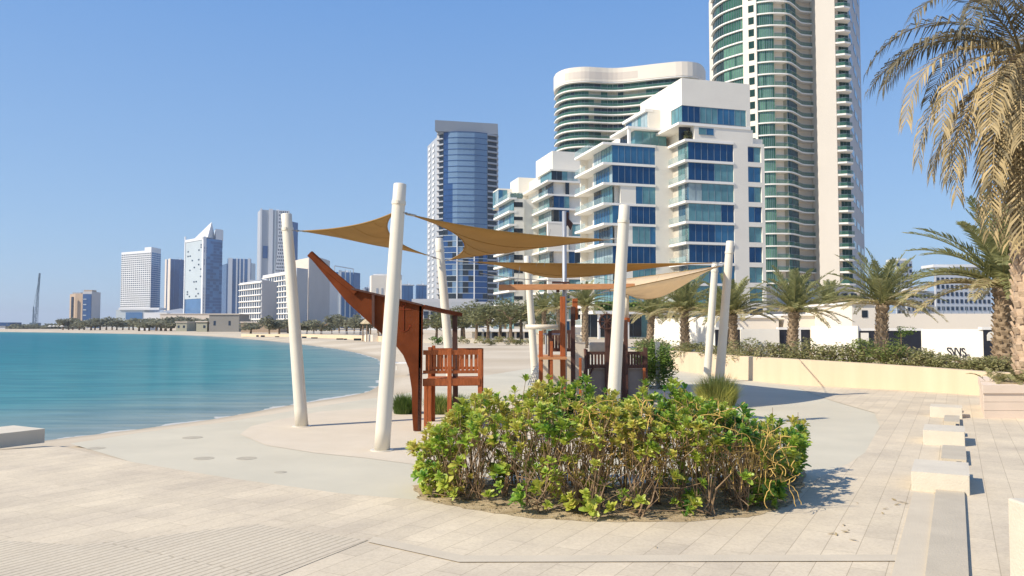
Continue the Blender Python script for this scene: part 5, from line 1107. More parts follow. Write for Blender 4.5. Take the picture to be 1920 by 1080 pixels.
# villa wall with gates
def wallseg(x0, x1, yt, d0, d1, lab, m='white_wall', thick=.3, yb=None):
    a, b = W(x0, yt, d0), W(x1, yt, d1); t_ = (Vector((b.x,b.y))-Vector((a.x,a.y))).normalized(); n_ = Vector((-t_.y, t_.x))*thick
    mb = MB(); mb.add([(a.x,a.y,0),(b.x,b.y,0),(b.x,b.y,b.z),(a.x,a.y,a.z),(a.x+n_.x,a.y+n_.y,0),(b.x+n_.x,b.y+n_.y,0),(b.x+n_.x,b.y+n_.y,b.z),(a.x+n_.x,a.y+n_.y,a.z)], [(0,1,2,3),(5,4,7,6),(4,0,3,7),(1,5,6,2),(3,2,6,7),(0,4,5,1)])
    return tag(mb.build('villa_wall', M[m]), lab, 'wall', 'white villa walls')
wallseg(1225,1342,597,66,58,'white villa wall segment left of the rightmost sail poles, its top sloping down')
wallseg(1389,1461,617,54,54,'short bright white villa wall between the leaning palm and the framed gate')
wallseg(1520,1608,611,54,52,'white villa wall in soft shade between the two middle gates')
wallseg(1727,1843,617,50,45,'large white villa wall at right carrying black slanted lettering')
def gate(x0, x1, yt, d, lab, frame=False):
    o = thing('villa_gate', lab, 'gate', 'black villa gates'); a, b = W(x0, yt, d), W(x1, yt, d)
    mb = MB(); mb.box((a.x, d, 0), (b.x, d+.08, a.z-.04)); mb.build('gate_leaf', M['black'], o)
    mb = MB(); mb.box((a.x-.1, d-.05, a.z-.04), (b.x+.1, d+.3, a.z+.12)); mb.build('lintel', M['white_slab'], o)
    if frame: 
        for f in (.62,.66): x = a.x+(b.x-a.x)*f; mb = MB(); mb.box((x, d-.06, 0), (x+.06, d-.002, a.z-.05)); mb.build('frame_bar', M['white_slab'], o)
    return o, a, b
gate(1341,1389,617,54.2,'dark gate half hidden by the leaning palm trunk')
gate(1461,1519,617,54.2,'wide dark gate with pale upright frame bars behind the upright palm',True)
og, a, b = gate(1609,1727,619,52.2,'widest black gate behind the broadest palm, with a small white notice on it')
mb = MB(); q = W(1618,624,52.15); mb.box((q.x-.15, 52.1, q.z-.55), (q.x+.35, 52.19, q.z)); mb.build('notice', M['white_wall'], og)
og, a, b = gate(1843,1871,617,45,'narrow black door at the far right with a white arched notice')
mb = MB(); q = W(1851,622,44.95); mb.slab3([q+Vector(v) for v in ((0,0,-.5),(.36,0,-.5),(.36,0,0),(.2,0,0),(.08,0,-.06),(.0,0,-.2))], (0,.04,0)); mb.build('notice', M['white_wall'], og)
# lettering on wall
a_, b_ = W(1727,617,50), W(1843,617,45); dirw = (Vector((b_.x,b_.y,0))-Vector((a_.x,a_.y,0))).normalized()
cu = bpy.data.curves.new('lettering', 'FONT'); cu.body = 'SVVS'; cu.size = .70; cu.shear = -.35; cu.extrude = .015; cu.offset = .012
to = bpy.data.objects.new('lettering', cu); COL.objects.link(to)
q = W(1777, 667, 47.2); to.location = (q.x, q.y-.1, q.z); to.rotation_euler = (R(90), 0, math.atan2(dirw.y, dirw.x)); cu.materials.append(M['black'])
wl = [ob for ob in bpy.data.objects if ob.get('label','').startswith('large white villa wall')][0]; to.parent = wl
# villa blocks behind
for (x0, x1, yt, d, lab) in ((1625,1870,588,60,'long white villa with roof railing behind the gates at right'),(1470,1600,592,64,'cream villa block behind the upright palm'),(1597,1640,570,57,'narrow white villa tower beside the tiny palm'),(1345,1460,596,64,'low cream villa behind the leaning palm')):
    o = thing('villa', lab, 'house'); a, b = W(x0,yt,d), W(x1,yt,d); mb = MB(); mb.box((a.x,d,0),(b.x,d+9,a.z)); mb.build('wall', M['tower_white'], o)
    n = max(1, int((b.x-a.x)/2.6))
    for i in range(n):
        if x0 == 1625: break
        x = a.x+.7+i*(b.x-a.x-1)/n; mb = MB(); mb.box((x,d-.04,a.z-.95),(x+.4,d+.1,a.z-.45)); mb.build('window', M['g_dark'], o)
    mb = MB(); zr = a.z
    if x0 == 1625:
        for i in range(18): x = a.x+(b.x-a.x)*i/17; mb.beam((x,d,zr-.0),(x,d,zr+.5),.03)
        mb.beam((a.x,d,zr+.5),(b.x,d,zr+.5),.03); mb.beam((a.x,d,zr+.25),(b.x,d,zr+.25),.02); mb.build('roof_railing', M['mullion'], o)
    else: mb.box((a.x-.15,d-.15,zr-.0),(b.x+.15,d+9,zr+.14)); mb.build('roof', M['white_slab'], o)
# curved beige podium between the residence and the tower
o = thing('podium_building', 'beige podium with sweeping sloped roof ends at the foot of the tall tower', 'building')
mb = MB(); prof = [(1432,538),(1446,535),(1470,585),(1492,600),(1530,560),(1548,541),(1568,534),(1590,537),(1640,556),(1660,600),(1660,634),(1432,634)]
mb.slab3([W(x,y,150) for x, y in prof], (3,22,0)); mb.build('sloped_wall', M['tower_beige'], o)
mb = MB(); mb.box((W(1440,600,165).x,165,0),(W(1530,600,165).x,185,W(1440,541,165).z)); mb.build('wall', M['tower_white'], o)
for i in range(5): mb = MB(); x = W(1545+i*17,590,149.8).x; mb.box((x,149.5,6),(x+1.0,149.9,8.2)); mb.build('window', M['g_dark'], o)

# ------------------------------------------------------------------ far beach wall, gazebo, park items
mb = MB(); fw = [(452,633,626,165),(560,634.5,626.5,150),(650,637,628,128),(705,640.5,630,108),(716,641,630,104)]
for i in range(len(fw)-1):
    a, b = fw[i], fw[i+1]; A, B = W(a[0],a[1],a[3]), W(b[0],b[1],b[3]); mb.add([(A.x,a[3],-.1),(B.x,b[3],-.1),(B.x,b[3],W(b[0],b[2],b[3]).z),(A.x,a[3],W(a[0],a[2],a[3]).z),(A.x+.2,a[3]+.5,-.1),(B.x+.2,b[3]+.5,-.1),(B.x+.2,b[3]+.5,W(b[0],b[2],b[3]).z),(A.x+.2,a[3]+.5,W(a[0],a[2],a[3]).z)], [(0,1,2,3),(5,4,7,6),(3,2,6,7),(0,3,7,4),(1,5,6,2)])
tag(mb.build('beach_wall', M['cream_wall']), 'low pale wall along the back of the far beach', 'wall')
for px_i, px in enumerate((483,493,520,571,590,638,648,671,697)):
    f = (px-452)/264; d_ = 165-61*f*.98; p = W(px, 632, d_-1.4); mb = MB(); w_ = .22+.16*((px*7) % 3)
    mb.prism([(p.x-w_, d_-1.6), (p.x+w_, d_-1.6), (p.x+w_*.8, d_-1.1), (p.x-w_*.9, d_-1.1)], -.02, .2+.1*((px*3) % 2)); tag(mb.build('beach_stone', M['g_dark']), ORD[px_i]+' dark stone from the left at the foot of the far beach wall', 'stone', 'dark stones by the far beach wall')
o = thing('gazebo', 'thatched round gazebo on posts seen under the red-brown boom', 'gazebo'); c = W(702,634,108); c.z = 0
mb = MB(); zz_ = W(702,606,108).z; mb.lathe([(1.9,zz_-.1),(1.9,zz_+.05),(1.1,zz_+.75),(.25,zz_+1.35),(.02,zz_+1.75)], 14, tuple(c)); mb.build('roof', M['thatch'], o)
for i in range(6): a_ = i*1.047; mb = MB(); mb.tube([(c.x+1.55*math.cos(a_), c.y+1.55*math.sin(a_), 0), (c.x+1.55*math.cos(a_), c.y+1.55*math.sin(a_), zz_)], .09, 6); mb.build('post', M['bark'], o)
mb = MB(); mb.lathe([(1.3,0),(1.3,.9)], 12, tuple(c)); mb.build('counter', M['tower_white'], o)
# fence in the park
o = thing('park_fence', 'thin dark railing in front of the trees behind the far beach wall', 'fence'); mb = MB()
for i in range(60): p = W(566+i*2.1, 626, 158-i*.55); mb.beam((p.x,p.y,0),(p.x,p.y,p.z+.35),.06)
a, b = W(566,626,158), W(690,626,125.5); mb.beam((a.x,a.y,a.z+.35),(b.x,b.y,b.z+.35),.07); mb.build('railing', M['far_grey'], o)
# low park pavilion
o = thing('park_pavilion', 'long low white pavilion with dark glazing behind the park trees', 'building'); a, b = W(885,634,125), W(992,634,125); zt2 = W(900,617,125).z
mb = MB(); mb.box((a.x,125,0),(b.x,133,zt2-.4)); mb.build('wall', M['white_wall'], o); mb = MB(); mb.box((a.x-1,124.4,zt2-.4),(b.x+1,134,zt2)); mb.build('roof', M['white_slab'], o)
for i in range(7): x = a.x+.6+i*(b.x-a.x)/7; mb = MB(); mb.box((x,124.9,.2),(x+.9,125.05,zt2-.5)); mb.build('window', M['g_dark'], o)
wl2 = [(745,900,636,644,98,'pale low garden wall left of the park pavilion'),(1000,1100,628,640,92,'pale low garden wall behind the play ship')]
for x0,x1,y0,y1,d_,lab in wl2:
    mb = MB(); a, b = W(x0,y1,d_), W(x1,y1,d_); mb.prism([(a.x,d_),(b.x,d_-2),(b.x,d_-1.6),(a.x,d_+.4)],0,max(.3,W(x0,y0,d_).z)); tag(mb.build('garden_wall', M['concrete']), lab, 'wall')
rs = random.Random(5)
for (x0,x1,yt,yb,d_,lab,leaf) in ((806,834,627,636,88,'small clipped green hedge behind the play deck posts','green_leaf'),(893,985,632,643,84,'long rough green hedge in front of the park pavilion','shrub_leaf'),(838,880,630,638,92,'short low hedge right of the slim deck post','shrub_leaf')):
    a, b = W(x0,yb,d_), W(x1,yb,d_); zt2 = max(.7, W(x0,yt,d_).z); mb = MB(); n = max(2,int((b.x-a.x)/.9))
    for i in range(n): leafcloud(mb, (a.x+(b.x-a.x)*(i+.5)/n, d_+rs.uniform(-.3,.3), zt2*.5), .8, .8, zt2*.55, 240, .12, rs, clumps=6)
    tag(mb.build('hedge', M[leaf]), lab, 'hedge')
# clipped hedge block with steel post
mb = MB(); c = G(1205,722)
for i in range(3):
    for j in range(3): leafcloud(mb, (c.x-.05+i*.28, 25.8+j*.5, .72), .42, .45, .82, 900, .05, rs, clumps=12)
tag(mb.build('hedge_block', M['green_leaf']), 'upright bright green hedge block beside the dark stern rails', 'hedge')
mb = MB()
for i in range(12): leafcloud(mb, (W(1200+i*3.5,645,42).x, 42+rs.uniform(-.5,.5), .9), .5, .6, .42, 260, .07, rs, clumps=6)
tag(mb.build('low_shrub', M['shrub_leaf']), 'olive low shrub mound behind the upright green hedge block', 'shrub')
o = thing('shower_post', 'slim grey steel post at the right end of the hedge block', 'post'); c = W(1233,640,26); mb = MB(); mb.box((c.x-.08,25.9,0),(c.x+.06,26.05,W(1233,641,26).z)); mb.build('shaft', M['steel'], o); mb = MB(); mb.box((c.x-.16,25.8,0),(c.x+.14,26.15,.06)); mb.build('base', M['steel'], o)
# shrubs in the bed
SHR = [(1262,656,642,37,.8,'shrub_leaf'),(1300,660,644,34,.8,'shrub_leaf'),(1345,664,645,32,.8,'shrub_leaf'),(1392,668,640,30.6,1.0,'shrub_leaf'),(1430,671,638,29.5,1.0,'shrub_leaf'),(1468,673,639,29,1.0,'shrub_leaf'),(1508,675,642,28.6,.9,'shrub_leaf'),(1548,677,652,28.5,.8,'shrub_leaf'),(1585,679,648,28.8,1.0,'shrub_leaf'),(1625,681,640,29,1.15,'green_mix'),(1665,684,640,29,1.15,'green_mix'),(1705,686,655,28.6,1.0,'shrub_leaf'),(1748,690,664,27.8,1.0,'shrub_leaf'),(1792,693,670,27,1.0,'shrub_leaf'),(1835,697,672,26,1.0,'shrub_leaf'),(1870,699,664,25,.9,'shrub_leaf')]
M['green_mix'] = mat('mixed_shrub_leaf', (.9,.9,.9), .6, .2, 2, tint=[(0,(.14,.19,.05)),(.5,(.28,.34,.09)),(1,(.42,.43,.16))], transl=.4)
for i, (px, yb, yt, d_, r_, lf) in enumerate(SHR):
    d_ = G(px, float(np.interp(px, [c[0] for c in cw], [c[1] for c in cw]))).y+(1.5 if px < 1560 else 1.3); r_ *= d_/29
    p = W(px, yb, d_); zt2 = W(px, yt, d_).z; h = max(.4, (zt2-BED)); o = thing('shrub', ORD[i]+' shrub from the left along the top of the cream wall'+(', olive' if lf == 'shrub_leaf' else ', fresher green'), 'shrub', 'shrubs along the top of the cream wall', loc=(p.x, d_, BED))
    mb = MB(); leafcloud(mb, (0,0,h*.45), r_, .85, h*.62, 1500, .055, rs, clumps=14); mb.build('foliage', M[lf], o)
    mb = MB()
    for j in range(9): a_ = j*.7; mb.tube([(0,0,0),(.3*math.cos(a_),.3*math.sin(a_),h*.4),(.7*r_*math.cos(a_),.6*math.sin(a_),h*.8)], .012, 4)
    mb.build('stems', M['stem'], o)
o = thing('sapling', 'small bright green sapling in front of the widest black gate', 'tree'); p = W(1690,650,40); mb = MB(); mb.tube([(p.x,p.y,0),(p.x,p.y,W(1690,625,40).z)], .025, 5); mb.build('trunk', M['bark'], o); mb = MB(); leafcloud(mb, (p.x,p.y,W(1690,622,40).z), .55,.5,.3, 500, .055, rs, clumps=7); mb.build('crown', M['green_leaf'], o)

# grass tufts
def tuft(c, r, h, n, rn, t0, t1, lean=.5, w_=.008):
    mb = MB()
    for i in range(n):
        a = rn.uniform(0,6.28); q = r*math.sqrt(rn.random())*.5; p = Vector((q*math.cos(a), q*math.sin(a), 0)); a2 = a+rn.uniform(-.6,.6); hh = h*rn.uniform(.45,1.1)*(1-.35*(q/(r*.5))**2); ln = lean*rn.uniform(.2,1)
        m1 = p+Vector((math.cos(a2)*ln*.3*r, math.sin(a2)*ln*.3*r, hh*.6)); m2 = p+Vector((math.cos(a2)*ln*r, math.sin(a2)*ln*r, hh)); wv = Vector((-math.sin(a2), math.cos(a2), 0))*w_
        mb.add([p-wv, p+wv, m1+wv*.8, m1-wv*.8, m2], [(0,1,2,3),(3,2,4)], 0, rn.uniform(t0,t1))
    return mb
for (px, py, r, h, n, t0, t1, lab) in ((757,776,.42,.5,1500,0,.6,'dark green grass tuft beside the foot of the red-brown panel'),(822,776,.5,.5,1300,.2,.9,'yellow-green grass tuft behind the deck legs'),(860,772,.45,.45,900,0,.5,'dark grass tuft in the shade under the play deck'),(1345,762,.85,.86,2600,.65,1,'feathery yellow grass around the foot of the rightmost pole')):
    p = G(px, py); o = tuft(p, r, h, n, rs, t0, t1).build('grass_tuft', M['grass']); o.location = (p.x, p.y, 0); tag(o, lab, 'grass')

# ================================================================== FOREGROUND HEDGE
rh = random.Random(2024)
bedc = gp([(795,938),(880,955),(1000,972),(1150,980),(1300,978),(1420,968),(1478,945),(1500,915),(1505,885)]) + [Vector((3.75,11.0,0)), Vector((2.9,10.7,0)), Vector((1.6,10.2,0)), Vector((.3,10.3,0)), Vector((-.6,10.6,0)), Vector((-1.2,10.1,0))]
# outline of the hedge in plan (smoothed ellipse-like)
def inside(x, y, poly):
    c = False; n = len(poly)
    for i in range(n):
        a, b = poly[i], poly[(i+1) % n]
        if (a.y > y) != (b.y > y) and x < (b.x-a.x)*(y-a.y)/(b.y-a.y)+a.x: c = not c
    return c
bedj = []
for i in range(len(bedc)):
    for j in range(8):
        q_ = bedc[i].lerp(bedc[(i+1) % len(bedc)], j/8); n_ = (q_-Vector((1.4,9.6,0))).normalized(); bedj.append(q_+n_*(.05+rh.uniform(-.035,.035)))
sheet('hedge_bed', bedj, .015, M['soil'])
lt = MB()
for i in range(1500):
    while True:
        x, y = rh.uniform(-1.5,4.2), rh.uniform(8.0,11.2)
        if inside(x, y, bedj): break
    a_ = rh.uniform(0,6.28); s_ = rh.uniform(.008,.03); u = Vector((math.cos(a_),math.sin(a_),rh.uniform(-.2,.2)))*s_; v = Vector((-math.sin(a_),math.cos(a_),rh.uniform(-.2,.4)))*s_*.45; c_ = Vector((x,y,.022))
    lt.add([c_-u, c_-v, c_+u+Vector((0,0,s_*.3)), c_+v], [(0,1,2,3)], 0, rh.random())
tag(lt.build('leaf_litter', M['dry_leaf']), 'dry leaf litter scattered over the soil under the hedge', 'litter', kind='stuff')
cenH = sum(bedc, Vector((0,0,0)))/len(bedc)
def edge_dist(x, y):
    best = 9; n = len(bedc)
    for i in range(n):
        a, b = bedc[i].xy, bedc[(i+1) % n].xy; ab = b-a; p = Vector((x, y)); t = max(0, min(1, (p-a).dot(ab)/ab.length_squared)); best = min(best, (p-(a+ab*t)).length)
    return best
def topz(x, y):
    e = edge_dist(x, y); f = min(1, e/.4)
    h = 1.10+.07*math.sin(x*2.3+1)+.06*math.sin(y*3.1+x*4.7)+.09*math.sin(x*9+y*5)+.06*math.sin(x*17-y*9)
    h -= .46*max(0, min(1, (-.30-x)/.75)) + .42*max(0, min(1, (x-2.05)/.9))+.16*math.exp(-((x+.02)/.22)**2)+.14*math.exp(-((x-2.95)/.15)**2)
    return h*(.78+.22*f**.6)
hedge = thing('hedge', 'big woody green hedge with leaf rosettes and bare stems in the foreground bed', 'hedge')
bases = []
while len(bases) < 62:
    x, y = rh.uniform(-1.3, 4.1), rh.uniform(8.2, 11.2)
    if inside(x, y, bedc) and edge_dist(x, y) > .12 and (edge_dist(x, y) < .7 or rh.random() < .5): bases.append(Vector((x, y, .02)))
tips = []
def addtip(x, y, z, out=0): tips.append(Vector((x, y, z)))
tries = 0
while len(tips) < 1480 and tries < 60000:
    tries += 1
    x, y = rh.uniform(-1.5, 4.3), rh.uniform(8.0, 11.3)
    if not inside(x, y, bedc): continue
    e = edge_dist(x, y); tz = topz(x, y); r_ = rh.random()
    if r_ < .36: z = tz*rh.uniform(.82, 1.13)
    elif e < .5: z = tz*(1-rh.random()**.8*.93)
    elif rh.random() < .18: z = tz*rh.uniform(.35,.85)
    else: continue
    # clumpy gaps low down
    g = math.sin(x*5.1+y*1.3)+math.sin(x*2.3-y*3.7+z*4)+math.sin(z*9+x*7)
    if z < tz*.78 and g < -.05 and rh.random() < .85: continue
    ux, uy = x-cenH.x, y-cenH.y; k = 1+.05*rh.random()*(z/tz)
    addtip(cenH.x+ux*k, cenH.y+uy*k, max(.07, z))
byb = {}
for t in tips:
    b = rh.choice(sorted(range(len(bases)), key=lambda i: (bases[i].xy-t.xy).length)[:3]); byb.setdefault(b, []).append(t)
ms = MB(); ml = MB()
def rosette(c, d, s, n, tint):
    d = d.normalized(); x = d.cross(Vector((.3,.5,.8))).normalized(); y = d.cross(x)
    for i in range(n):
        a = i*2.4+rh.uniform(-.3,.3); f = i/n; el = R(78-68*f)+rh.uniform(-.15,.15)   # inner leaves steeper, outer flatter
        el = R(15+62*(1-f))+rh.uniform(-.2,.2)
        r = x*math.cos(a)+y*math.sin(a); v = (r*math.cos(el)+d*math.sin(el)).normalized(); L = s*rh.uniform(.75,1.15)*(.65+.45*f); wd = L*rh.uniform(.22,.3)
        sd_ = v.cross(d);
        if sd_.length < .05: sd_ = x
        sd_.normalize(); nn = sd_.cross(v); b = c-d*.03*f
        m1 = b+v*L*.62+nn*L*.05; tp = b+v*L*.97-nn*L*.03
        tn = min(1, max(0, tint+rh.uniform(-.13,.13)+(.06 if f > .8 else 0)))
        ml.add([b-sd_*wd*.16, b+sd_*wd*.16, m1+sd_*wd+nn*.25*wd, m1, m1-sd_*wd+nn*.25*wd, tp+sd_*wd*.5, tp+v*L*.06, tp-sd_*wd*.5], [(0,1,3),(1,2,3),(0,3,4),(3,2,5,6),(4,3,6,7)], 0, tn)
for b, ts in byb.items():
    B = bases[b]; rh.shuffle(ts)
    groups = [ts[i:i+6] for i in range(0, len(ts), 6)]
    for g in groups:
        c = sum(g, Vector((0,0,0)))/len(g); root = B+Vector((rh.uniform(-.06,.06), rh.uniform(-.06,.06), 0))
        zt3 = max(t.z for t in g); mid = root.lerp(c, .5)+Vector((rh.uniform(-.12,.12), rh.uniform(-.12,.12), -.08*c.z)); fk = root.lerp(c, .62)+Vector((rh.uniform(-.06,.06), rh.uniform(-.06,.06), 0)); fk.z = min(fk.z, min(t.z for t in g)*.75+.02); mid.z = min(mid.z, fk.z*.6)
        r0 = rh.uniform(.004,.011); ms.tube([root, mid, fk], [r0, r0*.8, r0*.6], 5, cap=False)
        for t in g:
            q = fk.lerp(t, .5)+Vector((rh.uniform(-.08,.08), rh.uniform(-.08,.08), rh.uniform(-.07,.02))); ms.tube([fk, q, t], [r0*.55, r0*.4, .0035], 4, cap=False)
            d = (t-q).normalized()+Vector((0,0,.9))+Vector((t.x-cenH.x, t.y-cenH.y, 0))*.10
            patch = .62+.22*math.sin(t.x*1.9+t.y*2.7+1.5)+.14*math.sin(t.x*6.1-t.z*5)+rh.uniform(-.22,.22)+(.10 if t.x < -.2 else 0)-(.10 if t.x > 3.2 else 0)
            if t.z < .35: patch -= .05
            rosette(t, d, rh.uniform(.062,.132), rh.randint(10,15), max(.05, min(.92, patch)))
            if rh.random() < .5: rosette(t-d.normalized()*.07+Vector((rh.uniform(-.04,.04),rh.uniform(-.04,.04),0)), d+Vector((rh.uniform(-.6,.6),rh.uniform(-.6,.6),0)), .065, 7, max(.05, min(.92, patch-.1)))
# extra bare stems
for i in range(90):
    B = rh.choice(bases); e = B+Vector((rh.uniform(-.35,.35), rh.uniform(-.3,.3), rh.uniform(.35,.95))); ms.tube([B, B.lerp(e,.5)+Vector((rh.uniform(-.08,.08),rh.uniform(-.08,.08),.05)), e], [.012,.008,.003], 5, cap=False)
ms.build('stems', M['stem'], hedge); ml.build('foliage', M['hedge_leaf'], hedge)
# tan twining vines
mv = MB()
for i in range(300):
    zone = rh.random()
    if zone < .93: x = rh.uniform(.6, 3.0); y = rh.uniform(8.45, 9.3); z = rh.uniform(.50,1.0)*topz(x, max(y, 8.9))
    else: x = rh.uniform(2.3,3.1); y = rh.uniform(8.8,9.9); z = rh.uniform(.3,.8)
    p = Vector((x, y, z)); pts = [p]
    a = rh.uniform(0, 6.28); el = rh.uniform(-.9, .9)
    for j in range(9):
        a += rh.uniform(-.7,.7); el += rh.uniform(-.55,.45); p = p+Vector((math.cos(a)*math.cos(el), .4*math.sin(a)*math.cos(el), math.sin(el)*.8))*.045; p.z = max(.08, min(p.z, 1.22)); p.x = min(p.x, 3.15+.12*math.sin(j*2+i)); pts.append(p)
    mv.tube(pts, [rh.uniform(.0035,.006)]*10, 4, cap=False)
for i in range(170):
    x = rh.uniform(.5,2.9); y = rh.uniform(8.6,9.4); z = rh.uniform(.5,.95); mv.tube([(x,y,z),(x+rh.uniform(-.03,.03),y,z-.12),(x+rh.uniform(-.04,.04),y-.02,z-rh.uniform(.2,.38))], .004, 4, cap=False)
mv.build('vines', M['vine'], hedge)
# litter
for i, (px, py, s_) in enumerate(((1560,1004,.05),(1568,1006,.04),(1585,1001,.045),(1590,997,.03),(1600,1016,.05),(1660,957,.04),(1655,966,.03),(1608,947,.02),(1582,988,.04),(1690,944,.06),(1682,949,.05),(1676,940,.05),(1698,947,.04),(1230,1030,.03))):
    p = G(px, py); mb = MB(); a = i*1.3; u = Vector((math.cos(a),math.sin(a),0))*s_; v = Vector((-math.sin(a),math.cos(a),0))*s_*.35
    mb.add([p-u+Vector((0,0,.018)), p-v+Vector((0,0,.026)), p+u+Vector((0,0,.03)), p+v+Vector((0,0,.022))], [(0,1,2,3)], 0, .8); tag(mb.build('fallen_leaf', M['dry_leaf']), 'dry fallen leaf on the paving right of the hedge, '+ORD[i]+' of the scattered leaves' if i < 13 else 'single dry leaf on the paving in front of the hedge', 'leaf', 'fallen leaves right of the hedge' if i < 13 else None)

# ================================================================== NEAR PALM
rp = random.Random(99)
PX, PY_ = W(1932, 600, 18.6).x, 18.6
np_ = thing('date_palm', 'near palm at the right edge with long drooping straw coloured dead fronds', 'tree', loc=(PX, PY_, PLZ))
th = W(1930, 110, 18.6).z-PLZ
mb = MB(); k = 40; mb.tube([(0.02*math.sin(i),0,-.2+(th+.2)*i/k) for i in range(k+1)], [.30*(1.06 if i % 2 else .95)*(1.12-.2*i/k) for i in range(k+1)], 14)
for i in range(260):
    a = i*2.4; z = th*(i/260); rad = .31*(1.1-.2*z/th); c = Vector((math.cos(a)*rad, math.sin(a)*rad, z)); mb.beam(c, c+Vector((math.cos(a)*.06, math.sin(a)*.06, .13)), .14, .05)
mb.build('trunk', M['palmbark2'], np_)
def nf(az_, rise, droop, L, dry, **kw):
    mb = MB(); frond(mb, L, R(rise), R(droop), rp, nl=kw.get('nl',44), ll=kw.get('ll',.84), lw=kw.get('lw',.023), t0=.35 if dry else .0, t1=1. if dry else .45, hang=kw.get('hang',1.7), rachis=.030, az=R(az_), base=kw.get('base',(0,0,th)), side_bend=kw.get('sb',0), keel=kw.get('keel',.1), tipf=.5); return mb.build('frond', M['dry_leaf'], np_)
# azimuth 180 = towards the left of the photo, 270 = towards the camera
for az_, rise, dr, L, dry in ((178,38,118,4.0,0),(192,20,112,4.1,1),(166,55,125,4.1,0),(205,5,95,3.9,1),(222,-5,80,3.6,1),(238,-15,72,3.6,1),(183,-8,85,3.9,1),(172,-28,58,3.6,1),(200,60,118,4.0,0),(225,48,112,3.9,0),(250,60,110,3.8,0),(275,40,105,3.8,0),(300,55,110,3.8,0),(330,45,110,3.8,0),(0,50,115,3.9,0),(30,42,110,3.9,0),(60,52,112,3.9,0),(95,45,108,3.9,0),(125,52,110,3.9,0),(150,42,108,3.9,0),(285,-30,60,3.3,1),(320,-20,70,3.3,1),(20,-30,60,3.3,1),(80,-30,60,3.3,1),(130,-30,60,3.3,1)):
    nf(az_+rp.uniform(-4,4), rise, dr, L, dry)
for az_, rise, dr, L, dz in ((200,-28,60,3.7,-.1),(222,-34,56,3.6,-.2),(184,-44,48,3.5,-.2),(246,-40,50,3.5,-.1),(205,-54,40,3.7,-.3),(228,-60,34,3.8,-.3),(190,-66,26,3.8,-.5),(214,-70,22,4.0,-.5),(240,-70,22,3.9,-.5),(262,-64,26,3.7,-.4),(236,-64,26,4.6,-.2),(250,-70,18,4.8,-.3),(262,-72,18,4.6,-.3)):
    nf(az_+rp.uniform(-4,4), rise, dr, L, 1, base=(.22*math.cos(R(az_)), .22*math.sin(R(az_)), th+dz), ll=.85, lw=.026, nl=32, hang=1.0, keel=.05)
# planter plant
o = thing('planter_shrub', 'spiky low green shrub spilling over the rose stone planter', 'shrub'); mb = MB()
c0 = W(1893,708,17.9); 
for i in range(46):
    a = rp.uniform(0,6.28); b0 = Vector((c0.x+rp.uniform(-.25,.9), 17.9+rp.uniform(-.3,.6), PLZ+.02)); frond(mb, rp.uniform(.32,.5), R(rp.uniform(15,65)), R(60), rp, nl=16, ll=.11, lw=.012, t0=0, t1=1, az=a, base=b0, rachis=.006)
mb.build('foliage', M['shrub_leaf'], o)

# ================================================================== SMALL THINGS
# person on the balcony
def person(name, lab, loc, joints, edges, mats_, head, parent_scale=1, cat='person'):
    o = thing(name, lab, cat, loc=loc); me = bpy.data.meshes.new('body'); me.from_pydata([j[0] for j in joints], edges, []); b = bpy.data.objects.new('body', me); COL.objects.link(b); b.parent = o; me.materials.append(mats_[0])
    b.modifiers.new('skin','SKIN'); sv = me.skin_vertices[0].data
    for i, j in enumerate(joints): sv[i].radius = (j[1], j[1]*.85)
    sv[0].use_root = True; s_ = b.modifiers.new('ss','SUBSURF'); s_.levels = 1; s_.render_levels = 1
    mb = MB(); mb.lathe([(.02,-.13),(.06,-.11),(.082,-.03),(.085,.04),(.07,.1),(.02,.125)], 10, head); mb.build('head', M['skin'], o, smooth=True)
    mb = MB(); mb.lathe([(.09,.0),(.095,.06),(.075,.12),(.02,.14)], 10, (head[0], head[1]+.012, head[2])); mb.build('hair', M['g_dark'], o, smooth=True); return o
zfl = lv[6] if W(1250,500,140).z > lv[6]-.5 else lv[6]
tt3, zz3 = F1.hs(1249, 478, sK2+.5)
zfl = min(lv, key=lambda z: abs(z-(zz3-1.2)))
pl = F1.m @ Vector((sK2+.45, tt3, zfl))
J = [((0,0,.92),.14),((0,.0,1.15),.13),((0,0,1.38),.15),((0,0,1.50),.06),((.19,0,1.40),.06),((.3,-.05,1.15),.045),((.34,-.25,1.08),.035),((-.19,0,1.40),.06),((-.28,-.05,1.13),.045),((-.2,-.25,1.06),.035),((.09,0,.88),.09),((.11,-.02,.48),.06),((.11,0,.08),.045),((.12,-.14,.03),.04),((-.09,0,.88),.09),((-.11,-.02,.48),.06),((-.11,0,.08),.045),((-.12,-.14,.03),.04)]
E = [(0,1),(1,2),(2,3),(2,4),(4,5),(5,6),(2,7),(7,8),(8,9),(0,10),(10,11),(11,12),(12,13),(0,14),(14,15),(15,16),(16,17)]
po = person('person', 'person in a red top standing on a balcony of the white terraced block', tuple(pl), J, E, [M['red']], (0,-.01,1.64)); po.rotation_euler = (0,0,R(-60))
o = thing('balcony_table', 'small white table on the balcony beside the person in red', 'table'); q = F1.m @ Vector((sK2+.45, tt3-2.0, zfl)); mb = MB(); mb.box((q.x-.5,q.y-.4,zfl+.7),(q.x+.5,q.y+.4,zfl+.76)); mb.build('table_top', M['white_slab'], o)
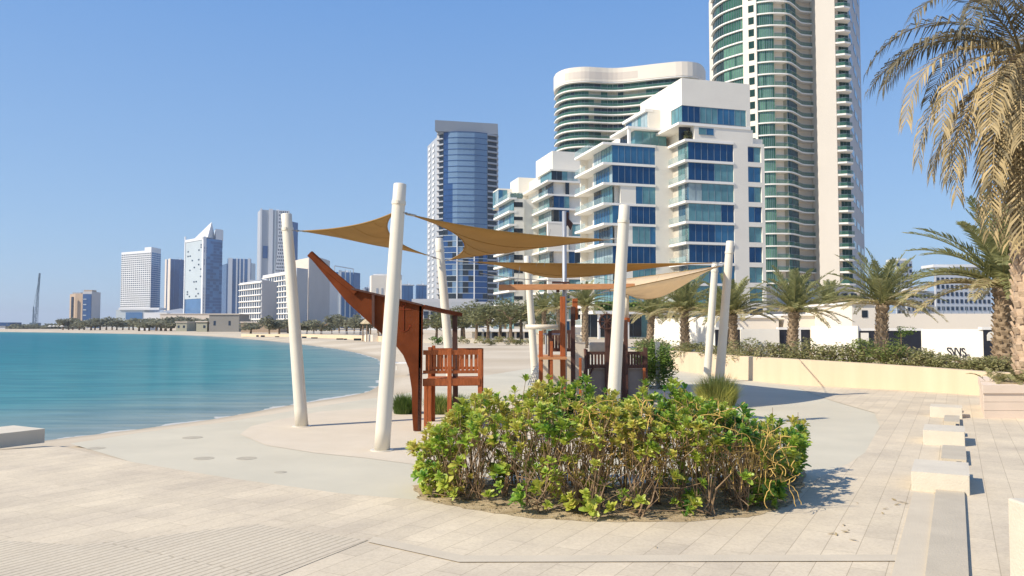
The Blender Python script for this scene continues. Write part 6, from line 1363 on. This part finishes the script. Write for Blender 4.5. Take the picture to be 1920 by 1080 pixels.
for sx in (-.42,.42):
    for sy in (-.32,.32): mb = MB(); mb.beam((q.x+sx,q.y+sy,zfl),(q.x+sx,q.y+sy,zfl+.7),.05); mb.build('leg', M['white_slab'], o)
# white lounger on the beach
o = thing('sun_lounger', 'lone white sun lounger on the sand between the tallest pole and the curved panel', 'sun lounger'); c = G(744,694); mb = MB(); mb.box((c.x-.2,c.y,.28),(c.x+.75,c.y+.6,.34)); mb.build('seat', M['white_slab'], o)
mb = MB(); mb.slab3([(c.x-.2,c.y,.31),(c.x-.5,c.y,.75),(c.x-.46,c.y,.78),(c.x-.14,c.y,.34)], (0,.6,0)); mb.build('backrest', M['white_slab'], o)
for sx in (-.1,.65):
    for sy in (.04,.54): mb = MB(); mb.beam((c.x+sx,c.y+sy,-.02),(c.x+sx,c.y+sy,.28),.05); mb.build('leg', M['white_slab'], o)
# far beach parasols
pr = thing('beach_parasol', 'first tiny white parasol from the left on the far beach', 'parasol', 'tiny parasols on the far left beach')
mb = MB(); mb.lathe([(1.3,2.0),(1.28,2.06),(.6,2.4),(.03,2.6)], 8); mb.build('canopy', M['white_slab'], pr); mb = MB(); mb.tube([(0,0,0),(0,0,2.1)], .05, 5); mb.build('pole', M['far_grey'], pr)
for i, px in enumerate((94,101,109,116,124,131,140,150,163,192)):
    c = pr if i == 0 else copy_tree(pr); c['label'] = ORD[i]+' tiny white parasol from the left on the far beach'; p = W(px, 617, 452+6*(i % 3)); c.location = (p.x, p.y, 0)

# ------------------------------------------------------------------ hazy air
hz = bpy.data.materials.new('haze_air'); hz.use_nodes = True; N = hz.node_tree.nodes; N.remove(N['Principled BSDF'])
pv = N.new('ShaderNodeVolumePrincipled'); pv.inputs['Color'].default_value = (.80,.88,1,1); pv.inputs['Density'].default_value = .00015; pv.inputs['Anisotropy'].default_value = .2
hz.node_tree.links.new(pv.outputs[0], N['Material Output'].inputs['Volume'])
o = MB().box((-9100,-9100,-6), (9100,9100,150)).build('haze', hz); tag(o, kind='stuff')
